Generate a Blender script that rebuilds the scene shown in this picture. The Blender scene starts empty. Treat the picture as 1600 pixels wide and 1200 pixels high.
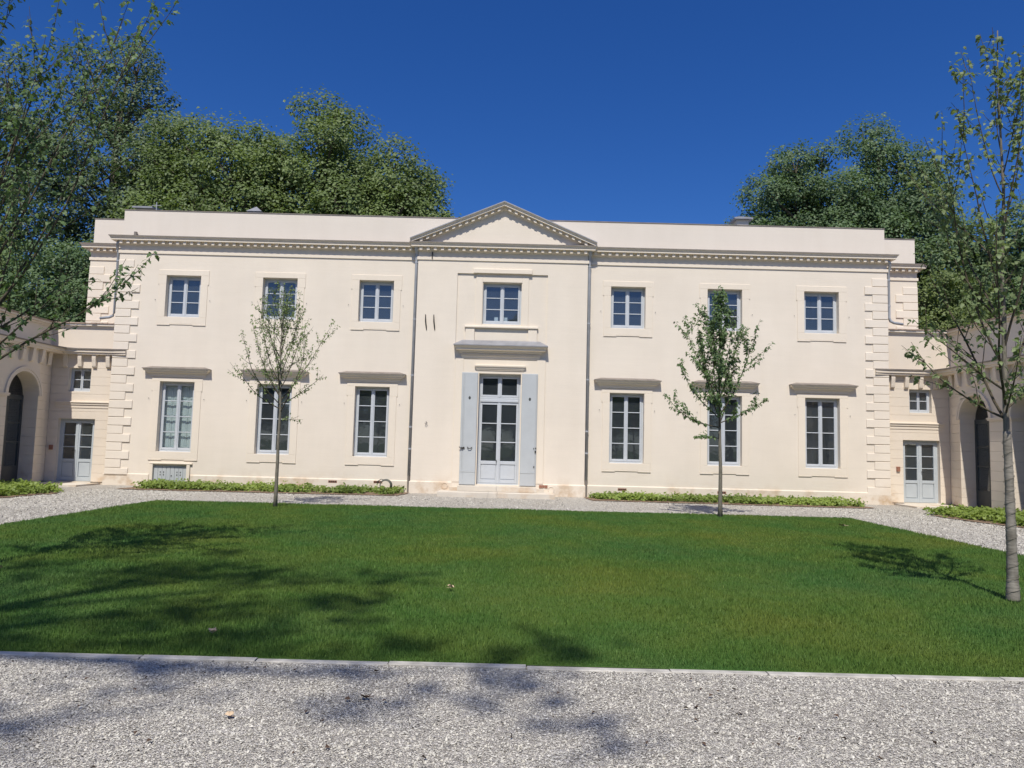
import bpy, math, random
import numpy as np
from mathutils import Matrix, Vector

scene = bpy.context.scene
C = scene.collection
R = math.radians

# ------------------------------------------------------------------ camera
YAW, PITCH, ROLL = -0.0009, 0.0827, 0.0257
cy, sy, cp, sp = math.cos(YAW), math.sin(YAW), math.cos(PITCH), math.sin(PITCH)
fw = Vector((sy*cp, cy*cp, sp)); rt = Vector((cy, -sy, 0)); up = rt.cross(fw)
r2 = rt*math.cos(ROLL)+up*math.sin(ROLL); u2 = -rt*math.sin(ROLL)+up*math.cos(ROLL)
cam = bpy.data.cameras.new('camera')
cam_o = bpy.data.objects.new('camera', cam); C.objects.link(cam_o)
cam.sensor_width = 36.0; cam.lens = 36.0*1150/1600
cam.clip_start = 0.05; cam.clip_end = 2000
m = Matrix((r2, u2, -fw)).transposed().to_4x4(); m.translation = Vector((0.3827, -22.105, 1.49))
cam_o.matrix_world = m
scene.camera = cam_o

# ------------------------------------------------------------------ light
SUN_EL, SUN_AZ = R(55.5), R(8.0)            # light heads to +y and 8 degrees to +x
dirv = Vector((math.sin(SUN_AZ)*math.cos(SUN_EL), math.cos(SUN_AZ)*math.cos(SUN_EL), -math.sin(SUN_EL)))
sun = bpy.data.lights.new('sun', 'SUN'); sun.energy = 4.6; sun.angle = R(0.53); sun.color = (1.0, 0.955, 0.88)
sun_o = bpy.data.objects.new('sun', sun); C.objects.link(sun_o)
sun_o.rotation_euler = dirv.to_track_quat('-Z', 'Y').to_euler(); sun_o.location = (-3, -30, 40)
world = bpy.data.worlds.new('World'); scene.world = world; world.use_nodes = True
wn = world.node_tree.nodes; wl = world.node_tree.links
bg = wn['Background']
sky = wn.new('ShaderNodeTexSky'); sky.sky_type = 'NISHITA'; sky.sun_disc = False
sky.sun_elevation = SUN_EL
sky.sun_rotation = math.pi + SUN_AZ         # sun stands behind the camera
sky.altitude = 0; sky.air_density = 1.0; sky.dust_density = 1.0; sky.ozone_density = 10.0
hs = wn.new('ShaderNodeHueSaturation'); hs.inputs['Hue'].default_value = .513; hs.inputs['Saturation'].default_value = 1.2; hs.inputs['Value'].default_value = 1.0
wl.new(sky.outputs['Color'], hs.inputs['Color']); wl.new(hs.outputs['Color'], bg.inputs['Color'])
bg.inputs['Strength'].default_value = 0.104
scene.view_settings.view_transform = 'Standard'; scene.view_settings.look = 'None'
scene.view_settings.exposure = 0.06; scene.view_settings.gamma = 1.0
scene.view_settings.use_curve_mapping = False
scene.cycles.max_bounces = 8; scene.cycles.transparent_max_bounces = 16

# ------------------------------------------------------------------ materials
MATS = {}
class NT:
    def __init__(s, name):
        s.m = bpy.data.materials.new(name); s.m.use_nodes = True
        s.t = s.m.node_tree; s.p = s.t.nodes['Principled BSDF']; s.out = s.t.nodes['Material Output']
        MATS[name] = s.m
    def n(s, typ, **kw):
        nd = s.t.nodes.new(typ)
        for k, v in kw.items():
            if k in nd.inputs: nd.inputs[k].default_value = v
            else: setattr(nd, k, v)
        return nd
    def l(s, a, b): s.t.links.new(a, b)
    def coord(s, scale=(1,1,1), which='Object'):
        tc = s.n('ShaderNodeTexCoord'); mp = s.n('ShaderNodeMapping'); mp.inputs['Scale'].default_value = scale
        s.l(tc.outputs[which], mp.inputs['Vector']); return mp.outputs['Vector']
    def pos(s, scale=(1,1,1)):
        g = s.n('ShaderNodeNewGeometry'); mp = s.n('ShaderNodeMapping'); mp.inputs['Scale'].default_value = scale
        s.l(g.outputs['Position'], mp.inputs['Vector']); return mp.outputs['Vector']
    def noise(s, vec, scale, detail=4, rough=.55):
        nd = s.n('ShaderNodeTexNoise'); nd.inputs['Scale'].default_value = scale
        nd.inputs['Detail'].default_value = detail; nd.inputs['Roughness'].default_value = rough
        s.l(vec, nd.inputs['Vector']); return nd.outputs['Fac']
    def ramp(s, fac, stops):
        r = s.n('ShaderNodeValToRGB'); e = r.color_ramp.elements
        while len(e) < len(stops): e.new(0.5)
        for i, (p, c) in enumerate(stops):
            e[i].position = p; e[i].color = (c[0], c[1], c[2], 1) if not isinstance(c, (int, float)) else (c, c, c, 1)
        s.l(fac, r.inputs['Fac']); return r.outputs['Color']
    def mix(s, fac, a, b, mode='MIX'):
        mx = s.n('ShaderNodeMix', data_type='RGBA', blend_type=mode)
        for sock, v in ((0, fac), (6, a), (7, b)):
            if isinstance(v, (int, float)): mx.inputs[sock].default_value = v
            elif isinstance(v, tuple): mx.inputs[sock].default_value = (v[0], v[1], v[2], 1)
            else: s.l(v, mx.inputs[sock])
        return mx.outputs[2]
    def bump(s, h, strength=.3, dist=.01):
        b = s.n('ShaderNodeBump'); b.inputs['Strength'].default_value = strength; b.inputs['Distance'].default_value = dist
        s.l(h, b.inputs['Height']); s.l(b.outputs['Normal'], s.p.inputs['Normal'])
    def col(s, c):
        if isinstance(c, tuple): s.p.inputs['Base Color'].default_value = (c[0], c[1], c[2], 1)
        else: s.l(c, s.p.inputs['Base Color'])
    def rough(s, v, spec=.3, metal=0):
        s.p.inputs['Roughness'].default_value = v; s.p.inputs['Specular IOR Level'].default_value = spec
        s.p.inputs['Metallic'].default_value = metal

def stucco(name, base, var=.05, grime=.35, streak=1.0):
    t = NT(name); P = t.pos()
    a = t.noise(P, .7, 5); b = t.noise(t.pos((1, 1, 7)), .9, 5)
    hi = tuple(min(1, c*(1+var)) for c in base); lo = tuple(c*(1-var) for c in base)
    c1 = t.ramp(a, [(.3, lo), (.7, hi)])
    c2 = t.mix(.22, c1, t.ramp(b, [(.35, lo), (.65, hi)]))
    fine = t.noise(P, 35, 3)
    c3 = t.mix(.12, c2, t.ramp(fine, [(.3, tuple(c*.82 for c in base)), (.7, hi)]))
    wv = t.noise(t.pos((2.2, 2.2, .35)), 1.1, 5, .6)
    c3 = t.mix(.22, c3, t.ramp(wv, [(.34, (.93, .915, .89)), (.6, (1.02, 1.02, 1.02))]), 'MULTIPLY')
    # damp, sandy stains with ragged outlines low on the wall
    sx = t.n('ShaderNodeSeparateXYZ'); t.l(P, sx.inputs[0])
    mr = t.n('ShaderNodeMapRange'); mr.inputs[1].default_value = .75; mr.inputs[2].default_value = .05
    t.l(sx.outputs['Z'], mr.inputs[0])
    st = t.noise(P, 1.6, 6, .65)
    stn = t.ramp(st, [(.5, 0.0), (.66, 1.0)])
    mul = t.n('ShaderNodeMath', operation='MULTIPLY'); t.l(mr.outputs[0], mul.inputs[0]); t.l(stn, mul.inputs[1])
    m2 = t.n('ShaderNodeMath', operation='MULTIPLY'); t.l(mul.outputs[0], m2.inputs[0]); m2.inputs[1].default_value = grime
    c4 = t.mix(m2.outputs[0], c3, (.48, .33, .19))
    t.col(c4); t.rough(.9, .15)
    h1 = t.noise(t.pos((.8, .8, 9)), 2.2, 6, .6)
    hh = t.n('ShaderNodeMath', operation='MULTIPLY_ADD'); t.l(fine, hh.inputs[0]); hh.inputs[1].default_value = .35
    t.l(h1, hh.inputs[2])
    t.bump(hh.outputs[0], .08*streak, .03)
    return t.m
stucco('stucco', (.735, .655, .543))
stucco('stucco_smooth', (.745, .66, .54), .03, .2, .55)
stucco('quoin_stone', (.745, .665, .555), .05, .3, .8)
stucco('plinth_stone', (.72, .635, .52), .07, .9)
stucco('wing_stone', (.70, .61, .495), .06, .9, .8)
stucco('step_stone', (.60, .545, .46), .13, .7)
stucco('parapet_render', (.70, .63, .54), .03, 0, .5)

def simple(name, c, rough=.6, spec=.3, metal=0, var=.12, scale=6, bump=0):
    t = NT(name); P = t.pos(); a = t.noise(P, scale, 5)
    t.col(t.ramp(a, [(.3, tuple(x*(1-var) for x in c)), (.7, tuple(min(1, x*(1+var)) for x in c))]))
    t.rough(rough, spec, metal)
    if bump: t.bump(t.noise(P, scale*6, 3), bump, .01)
    return t.m
simple('zinc', (.30, .30, .31), .5, .5, .3, .15, 4, .05)
simple('zinc_dark', (.22, .19, .16), .6, .4, .1, .2, 5, .05)
simple('pipe_zinc', (.40, .41, .42), .5, .5, .2, .12, 3)
simple('paint_frame', (.49, .515, .535), .45, .4, 0, .04, 5)
simple('paint_shutter', (.45, .47, .47), .5, .35, 0, .05, 2.5)
simple('paint_door', (.43, .465, .48), .5, .35, 0, .05, 2.5)
simple('paint_inner_shutter', (.66, .70, .66), .55, .3, 0, .05, 3)
simple('iron', (.035, .033, .03), .55, .4, .3, .3, 20)
simple('brick_red', (.30, .14, .09), .85, .2, 0, .25, 30, .3)
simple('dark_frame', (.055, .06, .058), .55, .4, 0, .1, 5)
simple('interior', (.30, .29, .275), .9, .1, 0, .1, 1)
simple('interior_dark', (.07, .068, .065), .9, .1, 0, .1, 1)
simple('paper', (.75, .78, .78), .8, .2, 0, .02, 3)
simple('roof_tile', (.36, .27, .21), .85, .2, 0, .3, 9, .4)
simple('hose_rubber', (.10, .105, .085), .6, .4, 0, .3, 20)
simple('dry_leaf', (.50, .38, .25), .85, .2, 0, .35, 25)
simple('dry_leaf_dark', (.10, .065, .045), .85, .2, 0, .35, 25)

def glass(name, ior=.07, tint=.9):
    t = NT(name); t.t.nodes.remove(t.p)
    tr = t.n('ShaderNodeBsdfTransparent'); tr.inputs[0].default_value = (tint*.95, tint*.99, tint, 1)
    gl = t.n('ShaderNodeBsdfGlossy'); gl.inputs['Roughness'].default_value = .015
    gl.inputs[0].default_value = (.95, .98, 1, 1)
    lw = t.n('ShaderNodeLayerWeight'); lw.inputs['Blend'].default_value = .5
    pw = t.n('ShaderNodeMath', operation='POWER'); t.l(lw.outputs['Facing'], pw.inputs[0]); pw.inputs[1].default_value = 5.0
    fr = t.n('ShaderNodeMath', operation='MULTIPLY_ADD'); t.l(pw.outputs[0], fr.inputs[0]); fr.inputs[1].default_value = 1-ior; fr.inputs[2].default_value = ior
    b = t.n('ShaderNodeBump'); b.inputs['Strength'].default_value = .06; b.inputs['Distance'].default_value = .02
    t.l(t.noise(t.pos(), 3.5, 2), b.inputs['Height']); t.l(b.outputs[0], gl.inputs['Normal'])
    mx = t.n('ShaderNodeMixShader'); t.l(fr.outputs[0], mx.inputs[0]); t.l(tr.outputs[0], mx.inputs[1]); t.l(gl.outputs[0], mx.inputs[2])
    df = t.n('ShaderNodeBsdfDiffuse'); df.inputs[0].default_value = (.62, .72, .80, 1)      # dust film, tinted blue to paint a pale sheen over dark panes
    dm = t.n('ShaderNodeMixShader'); dm.inputs[0].default_value = .05
    dn = t.n('ShaderNodeMapRange'); dn.inputs[3].default_value = .014; dn.inputs[4].default_value = .036
    t.l(t.noise(t.pos(), 1.3, 4), dn.inputs[0]); t.l(dn.outputs[0], dm.inputs[0])
    t.l(mx.outputs[0], dm.inputs[1]); t.l(df.outputs[0], dm.inputs[2])
    t.l(dm.outputs[0], t.out.inputs[0]); return t.m
glass('glass', .075, .90)

def leafmat(name, c, c2, trans=.35, rough=.5):
    t = NT(name); g = t.n('ShaderNodeNewGeometry')
    base = t.ramp(g.outputs['Random Per Island'], [(0, c), (1, c2)])
    big = t.noise(t.pos(), .35, 3)
    base = t.mix(.55, base, t.ramp(big, [(.35, tuple(x*.72 for x in c)), (.65, tuple(x*1.25 for x in c2))]))
    t.col(base); t.rough(rough, .3)
    tl = t.n('ShaderNodeBsdfTranslucent')
    t.l(t.mix(1.0, base, (1.15, 1.25, .6), 'MULTIPLY'), tl.inputs[0])
    mx = t.n('ShaderNodeMixShader'); mx.inputs[0].default_value = trans
    t.l(t.p.outputs[0], mx.inputs[1]); t.l(tl.outputs[0], mx.inputs[2]); t.l(mx.outputs[0], t.out.inputs[0])
    return t.m
leafmat('leaf_plane', (0.112, 0.166, 0.056), (0.185, 0.236, 0.085))
leafmat('leaf_dark', (0.088, 0.148, 0.066), (0.145, 0.208, 0.096))
leafmat('leaf_blue', (0.092, 0.14, 0.072), (0.146, 0.19, 0.102))
leafmat('leaf_bright', (0.105, 0.155, 0.045), (0.18, 0.215, 0.07))
leafmat('leaf_young', (0.125, 0.18, 0.072), (0.195, 0.245, 0.105))
leafmat('leaf_young_dark', (0.092, 0.158, 0.062), (0.148, 0.215, 0.088))
leafmat('leaf_cover', (0.105, 0.165, 0.032), (0.235, 0.3, 0.065), .3)

def bark(name, c, scale=8):
    t = NT(name); v = t.pos((1, 1, .25)); a = t.noise(v, scale*3, 6, .65)
    t.col(t.ramp(a, [(.3, tuple(x*.55 for x in c)), (.7, tuple(min(1, x*1.3) for x in c))])); t.rough(.9, .15)
    t.bump(a, .6, .02); return t.m
bark('bark_big', (.13, .11, .085)); bark('bark_young', (.20, .18, .14), 14); bark('twig', (.10, .085, .06), 20)
def wrap():
    t = NT('trunk_wrap'); v = t.pos((9, 9, 55)); a = t.noise(v, 1.2, 4)
    b = t.noise(t.pos(), 6, 4)
    c = t.mix(.5, t.ramp(a, [(.3, (.12, .105, .085)), (.7, (.27, .245, .205))]), t.ramp(b, [(.35, (.11, .10, .08)), (.6, (.33, .305, .26))]))
    t.col(c); t.rough(.95, .1); t.bump(a, .5, .01)
wrap()

def lawn_mat(name, k=1.0, blade=False):
    t = NT(name); P = t.pos()
    a = t.noise(P, .28, 5, .6); b = t.noise(P, 1.3, 5, .6); c = t.noise(P, 40, 3)
    g1 = t.ramp(a, [(.34, (.034*k, .098*k, .030*k)), (.50, (.062*k, .116*k, .024*k)), (.66, (.108*k, .128*k, .022*k))])
    g2 = t.mix(.4, g1, t.ramp(b, [(.35, (.045*k, .108*k, .020*k)), (.68, (.102*k, .132*k, .028*k))]))
    if blade:
        g = t.n('ShaderNodeNewGeometry')
        g2 = t.mix(.7, g2, t.ramp(g.outputs['Random Per Island'], [(0, (.72, .74, .7)), (.8, (1.05, 1.05, 1.0)), (.97, (1.35, 1.25, 1.2)), (1, (2.0, 1.6, 1.5))]), 'MULTIPLY')
        t.col(g2); t.rough(.6, .25)
        tl = t.n('ShaderNodeBsdfTranslucent'); t.l(g2, tl.inputs[0])
        mx = t.n('ShaderNodeMixShader'); mx.inputs[0].default_value = .3
        t.l(t.p.outputs[0], mx.inputs[1]); t.l(tl.outputs[0], mx.inputs[2]); t.l(mx.outputs[0], t.out.inputs[0])
    else:
        t.col(t.mix(.4, g2, t.ramp(c, [(.3, (.02, .04, .01)), (.7, (.09, .13, .03))]))); t.rough(.9, .1); t.bump(c, .6, .02)
lawn_mat('lawn_soil', 1.25); lawn_mat('grass_blade', 1.75, True)

def gravel_mat():
    t = NT('gravel'); P = t.pos()
    v = t.n('ShaderNodeTexVoronoi'); v.inputs['Scale'].default_value = 78; t.l(P, v.inputs['Vector'])
    sep = t.n('ShaderNodeSeparateColor'); t.l(v.outputs['Color'], sep.inputs[0])
    c = t.ramp(sep.outputs[0], [(0, (.30, .28, .25)), (.2, (.52, .49, .435)), (.7, (.70, .665, .60)), (1, (.82, .785, .715))])
    e = t.n('ShaderNodeTexVoronoi'); e.feature = 'DISTANCE_TO_EDGE'; e.inputs['Scale'].default_value = 78; t.l(P, e.inputs['Vector'])
    gap = t.ramp(e.outputs['Distance'], [(0, .25), (.12, 1.0)])
    c = t.mix(1.0, c, gap, 'MULTIPLY')
    mid = t.noise(P, 7, 4, .7)
    c = t.mix(.6, c, t.ramp(mid, [(.32, (.74, .72, .69)), (.6, (1.08, 1.07, 1.05))]), 'MULTIPLY')
    big = t.noise(P, .55, 5)
    c = t.mix(.55, c, t.ramp(big, [(.3, (.78, .74, .68)), (.7, (1.12, 1.1, 1.08))]), 'MULTIPLY')
    t.col(c); t.rough(.9, .2); t.bump(e.outputs['Distance'], 1.0, .02)
gravel_mat()
def stones_mat():
    t = NT('gravel_stone'); g = t.n('ShaderNodeNewGeometry')
    c = t.ramp(g.outputs['Random Per Island'], [(0, (.20, .19, .17)), (.09, (.41, .39, .34)), (.45, (.55, .523, .45)), (.85, (.605, .578, .50)), (1, (.69, .662, .59))])
    n = t.noise(t.pos(), 60, 3)
    t.col(t.mix(.3, c, t.ramp(n, [(.3, (.6, .58, .55)), (.7, (1.15, 1.13, 1.1))]), 'MULTIPLY')); t.rough(.85, .25)
stones_mat()
def soil_mat():
    t = NT('soil'); P = t.pos(); a = t.noise(P, 22, 6, .7)
    t.col(t.ramp(a, [(.3, (.12, .08, .055)), (.55, (.30, .21, .145)), (.75, (.48, .38, .28))])); t.rough(.95, .1); t.bump(a, 1, .04)
soil_mat()
def ground_mat():
    t = NT('park_ground'); P = t.pos(); a = t.noise(P, .2, 6); b = t.noise(P, 9, 4)
    t.col(t.mix(.4, t.ramp(a, [(.35, (.04, .075, .02)), (.65, (.08, .10, .03))]), t.ramp(b, [(.3, (.03, .05, .015)), (.7, (.10, .11, .04))]))); t.rough(.95, .1)
ground_mat()
simple('edging_stone', (.44, .415, .365), .85, .2, 0, .3, 7, .3)

# ------------------------------------------------------------------ mesh helpers
class MB:
    def __init__(s): s.v = []; s.f = []
    def add(s, vs, fs):
        o = len(s.v); s.v += [tuple(v) for v in vs]; s.f += [tuple(i+o for i in f) for f in fs]; return s
    def quad(s, a, b, c, d): return s.add([a, b, c, d], [(0, 1, 2, 3)])
    def box(s, x0, x1, y0, y1, z0, z1):
        return s.add([(x0,y0,z0),(x1,y0,z0),(x1,y1,z0),(x0,y1,z0),(x0,y0,z1),(x1,y0,z1),(x1,y1,z1),(x0,y1,z1)],
                     [(0,3,2,1),(4,5,6,7),(0,1,5,4),(1,2,6,5),(2,3,7,6),(3,0,4,7)])
    def cham(s, x0, x1, yf, yb, z0, z1, c=.008):
        # block whose front (yf, smaller y) has chamfered edges
        v = [(x0+c,yf,z0+c),(x1-c,yf,z0+c),(x1-c,yf,z1-c),(x0+c,yf,z1-c),
             (x0,yf+c,z0),(x1,yf+c,z0),(x1,yf+c,z1),(x0,yf+c,z1),(x0,yb,z0),(x1,yb,z0),(x1,yb,z1),(x0,yb,z1)]
        return s.add(v, [(0,1,2,3),(0,4,5,1),(1,5,6,2),(2,6,7,3),(3,7,4,0),(4,8,9,5),(5,9,10,6),(6,10,11,7),(7,11,8,4),(8,11,10,9)])
    def grid(s, x0, x1, z0, z1, y, holes=(), depth=.3):
        xs = sorted({x0, x1, *[h[0] for h in holes], *[h[1] for h in holes]})
        zs = sorted({z0, z1, *[h[2] for h in holes], *[h[3] for h in holes]})
        for i in range(len(xs)-1):
            for j in range(len(zs)-1):
                cx, cz = (xs[i]+xs[i+1])/2, (zs[j]+zs[j+1])/2
                if any(h[0] < cx < h[1] and h[2] < cz < h[3] for h in holes): continue
                s.quad((xs[i],y,zs[j]),(xs[i+1],y,zs[j]),(xs[i+1],y,zs[j+1]),(xs[i],y,zs[j+1]))
        for h in holes:
            a, b, c, d = h[:4]; e = y+(h[4] if len(h) > 4 else depth)
            s.quad((a,y,c),(a,e,c),(a,e,d),(a,y,d)); s.quad((b,y,c),(b,y,d),(b,e,d),(b,e,c))
            s.quad((a,y,d),(a,e,d),(b,e,d),(b,y,d)); s.quad((a,y,c),(b,y,c),(b,e,c),(a,e,c))
        return s
    def tube(s, pts, rad, n=6, cap=True):
        pts = [Vector(p) for p in pts]; rings = []
        up0 = Vector((.31, .17, 1)).normalized()
        for i, p in enumerate(pts):
            d = (pts[min(i+1, len(pts)-1)]-pts[max(i-1, 0)]).normalized()
            u = d.cross(up0 if abs(d.dot(up0)) < .95 else Vector((1, 0, 0))).normalized(); w = d.cross(u)
            r = rad[i] if hasattr(rad, '__len__') else rad
            rings.append([p+(u*math.cos(2*math.pi*k/n)+w*math.sin(2*math.pi*k/n))*r for k in range(n)])
        o = len(s.v)
        for rg in rings: s.v += [tuple(q) for q in rg]
        for i in range(len(pts)-1):
            for k in range(n):
                a = o+i*n+k; b = o+i*n+(k+1) % n; s.f.append((a, b, b+n, a+n))
        if cap:
            s.f.append(tuple(o+k for k in reversed(range(n)))); s.f.append(tuple(o+(len(pts)-1)*n+k for k in range(n)))
        return s
    def sweep(s, path, prof, closed_prof=False):
        # path: plan polyline, outward = right-hand side of travel; prof: (outward d, z)
        n = len(path); nor = []
        for i in range(n-1):
            dx, dy = path[i+1][0]-path[i][0], path[i+1][1]-path[i][1]; L = math.hypot(dx, dy); nor.append((dy/L, -dx/L))
        o = len(s.v); k = len(prof)
        for i in range(n):
            if i == 0: mx, my = nor[0]
            elif i == n-1: mx, my = nor[-1]
            else:
                a, b = nor[i-1], nor[i]; q = 1+a[0]*b[0]+a[1]*b[1]; mx, my = (a[0]+b[0])/q, (a[1]+b[1])/q
            for d, z in prof: s.v.append((path[i][0]+mx*d, path[i][1]+my*d, z))
        for i in range(n-1):
            for j in range(k-1 if not closed_prof else k):
                a = o+i*k+j; b = o+i*k+(j+1) % k; s.f.append((a, a+k, b+k, b))
        return s
    def build(s, name, mat, parent=None, smooth=False, loc=None):
        me = bpy.data.meshes.new(name); me.from_pydata(s.v, [], s.f); me.update()
        me.materials.append(MATS[mat])
        if smooth: me.polygons.foreach_set('use_smooth', [True]*len(me.polygons))
        o = bpy.data.objects.new(name, me); C.objects.link(o)
        if parent is not None: o.parent = parent
        if loc is not None: o.location = loc
        return o

def tag(o, label=None, cat=None, group=None, kind=None):
    if label: o['label'] = label
    if cat: o['category'] = cat
    if group: o['group'] = group
    if kind: o['kind'] = kind
    return o
def empty(name, loc=(0, 0, 0)):
    o = bpy.data.objects.new(name, None); C.objects.link(o); o.location = loc; o.empty_display_size = .3
    return o
def copy_tree(o, parent=None, loc=None):
    c = o.copy(); C.objects.link(c); c.parent = parent
    if loc is not None: c.location = loc
    for ch in list(o.children): copy_tree(ch, c)
    return c
def shared(name, me, parent, loc, scale=(1, 1, 1)):
    o = bpy.data.objects.new(name, me); C.objects.link(o); o.parent = parent; o.location = loc; o.scale = scale
    return o
def np_mesh(name, verts, loops, nper, mat, parent=None, smooth=False):
    # faces all with nper corners
    me = bpy.data.meshes.new(name); nv = len(verts); nf = len(loops)//nper
    me.vertices.add(nv); me.vertices.foreach_set('co', np.ascontiguousarray(verts, dtype=np.float32).ravel())
    me.loops.add(len(loops)); me.loops.foreach_set('vertex_index', np.ascontiguousarray(loops, dtype=np.int32))
    me.polygons.add(nf); me.polygons.foreach_set('loop_start', np.arange(0, nf*nper, nper, dtype=np.int32))
    me.update(calc_edges=True); me.materials.append(MATS[mat])
    if smooth: me.polygons.foreach_set('use_smooth', np.ones(nf, dtype=bool))
    o = bpy.data.objects.new(name, me); C.objects.link(o)
    if parent is not None: o.parent = parent
    return o

# ------------------------------------------------------------------ ground
tag(MB().quad((-400,-400,-.03),(400,-400,-.03),(400,400,-.03),(-400,400,-.03)).build('ground', 'park_ground'), kind='structure')
tag(MB().quad((-22,-45,0),(22,-45,0),(22,1.0,0),(-22,1.0,0)).build('gravel_court', 'gravel'), kind='structure')
LX0, LX1, LY0, LY1 = -7.75, 8.2, -17.0, -5.0
rng = np.random.default_rng(5)
def lawn_sheet():
    pts = []
    def edge(x0, y0, x1, y1, n, amp):
        for i in range(n):
            t = i/n; pts.append((x0+(x1-x0)*t+rng.normal(0, amp), y0+(y1-y0)*t+rng.normal(0, amp), .012))
    edge(LX0, LY0, LX1, LY0, 2, 0); edge(LX1, LY0, LX1, LY1, 60, .035); edge(LX1, LY1, LX0, LY1, 60, .035); edge(LX0, LY1, LX0, LY0, 60, .035)
    m_ = MB(); m_.add(pts, [tuple(range(len(pts)))])
    return tag(m_.build('lawn', 'lawn_soil'), kind='structure')
lawn_sheet()

def hnoise(x, y, s, seed):
    # cheap smooth value noise
    r = np.random.default_rng(seed).random((64, 64)); x = np.asarray(x)*s+31.3; y = np.asarray(y)*s+17.7
    xi = np.floor(x).astype(int); yi = np.floor(y).astype(int); fx = x-xi; fy = y-yi
    fx = fx*fx*(3-2*fx); fy = fy*fy*(3-2*fy)
    g = lambda a, b: r[a % 64, b % 64]
    return (g(xi,yi)*(1-fx)+g(xi+1,yi)*fx)*(1-fy)+(g(xi,yi+1)*(1-fx)+g(xi+1,yi+1)*fx)*fy

def grass():
    N = 530000
    u = rng.random(N*2); y = LY0+.02+(LY1-LY0)*u**1.55; x = LX0+(LX1-LX0)*rng.random(N*2)
    # keep to the camera's neighbourhood near the front
    keep = np.abs(x-.4) < (y+22.1)*.78+2.2
    x, y = x[keep][:N], y[keep][:N]; N = len(x)
    edge = np.minimum.reduce([x-LX0, LX1-x, LY1-y]); jit = rng.normal(0, .05, N)
    ok = edge+jit > -.03; x, y = x[ok], y[ok]; N = len(x)
    h = (.020+.024*rng.random(N))*(.75+.5*hnoise(x, y, 1.3, 3)); w = (.0026+.0018*rng.random(N))*(1+.09*np.maximum(y+17, 0))
    near = np.clip((y-LY0)/.10, .55, 1); h *= near
    a = rng.random(N)*2*np.pi; lean = rng.normal(0, .35, N)*h; b = rng.random(N)*2*np.pi
    base = np.stack([x, y, np.full(N, .010)], 1)
    sd = np.stack([np.cos(a), np.sin(a), np.zeros(N)], 1)*w[:, None]
    tip = base+np.stack([np.cos(b)*lean, np.sin(b)*lean, h], 1)
    V = np.stack([base-sd, base+sd, tip], 1).reshape(-1, 3)
    o = np_mesh('grass', V, np.arange(len(V)), 3, 'grass_blade')
    tag(o, 'short mown green grass of the rectangular lawn', 'grass', kind='stuff')
grass()

def gravel_stones():
    # loose chips lying on the court, dense near the viewer
    def area(n, x0, x1, y0, y1): return np.stack([x0+(x1-x0)*rng.random(n), y0+(y1-y0)*rng.random(n)], 1)
    P = [area(96000, -4.2, 5.0, -19.6, -17.09), area(9000, -6.5, 7.5, -19.6, -17.09), area(9000, -5, 6, -22, -19.6)]
    P += [area(2600, -4.2, 5.0, -17.10, -17.03)]
    P += [area(15000, -11, -7.75, -12, -2), area(15000, 8.2, 11.3, -12, -2), area(16000, -10.5, 10.5, -5, -1.4)]
    P = np.concatenate(P); N = len(P)
    s = .0042+.0042*rng.random(N)**1.5; s *= np.where(P[:, 1] > -17, 1.9, 1)
    V8 = np.array([[1,0,-.3],[0,1,-.3],[-1,0,-.3],[0,-1,-.3],[0,0,.5]], float)
    F8 = np.array([[0,1,4],[1,2,4],[2,3,4],[3,0,4]])
    sh = np.stack([.75+.7*rng.random(N), .6+.5*rng.random(N), .45+.4*rng.random(N)], 1)*s[:, None]
    loc = V8[None]*(1+.35*rng.normal(0, 1, (N, 5, 1)).clip(-1, 1))+.22*rng.normal(0, 1, (N, 5, 3)); loc *= sh[:, None]
    a = rng.random(N)*2*np.pi; b = rng.normal(0, .5, N); ca, sa, cb, sb = np.cos(a), np.sin(a), np.cos(b), np.sin(b)
    x = loc[..., 0]*cb[:, None]+loc[..., 2]*sb[:, None]; z = -loc[..., 0]*sb[:, None]+loc[..., 2]*cb[:, None]; y = loc[..., 1]
    V = np.stack([x*ca[:, None]-y*sa[:, None]+P[:, :1], x*sa[:, None]+y*ca[:, None]+P[:, 1:2], z+(s*.35)[:, None]+.002], -1)
    Fi = (F8[None]+(np.arange(N)*5)[:, None, None]).reshape(-1)
    o = np_mesh('gravel_chips', V.reshape(-1, 3), Fi, 3, 'gravel_stone')
    tag(o, 'loose pale grey gravel chips covering the forecourt', 'gravel', kind='stuff')
gravel_stones()

# pale edging between lawn and forecourt, one stone after another
ed = empty('lawn_edging', (0, -17.05, 0)); tag(ed, 'low pale stone edging along the near side of the lawn', 'edging')
x = -8.4
rnd = random.Random(3)
for i in range(23):
    L = rnd.uniform(.55, 1.02)
    m_ = MB(); j = rnd.uniform(-.006, .006)
    m_.cham(0, L-.008, -.010+j, .054+j, -.05, .013+rnd.uniform(-.005, .004), .006)
    # chamfer also on top: simple sloped lip
    m_.build('edging_stone', 'edging_stone', ed, loc=(x, 0, 0)); x += L

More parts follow.
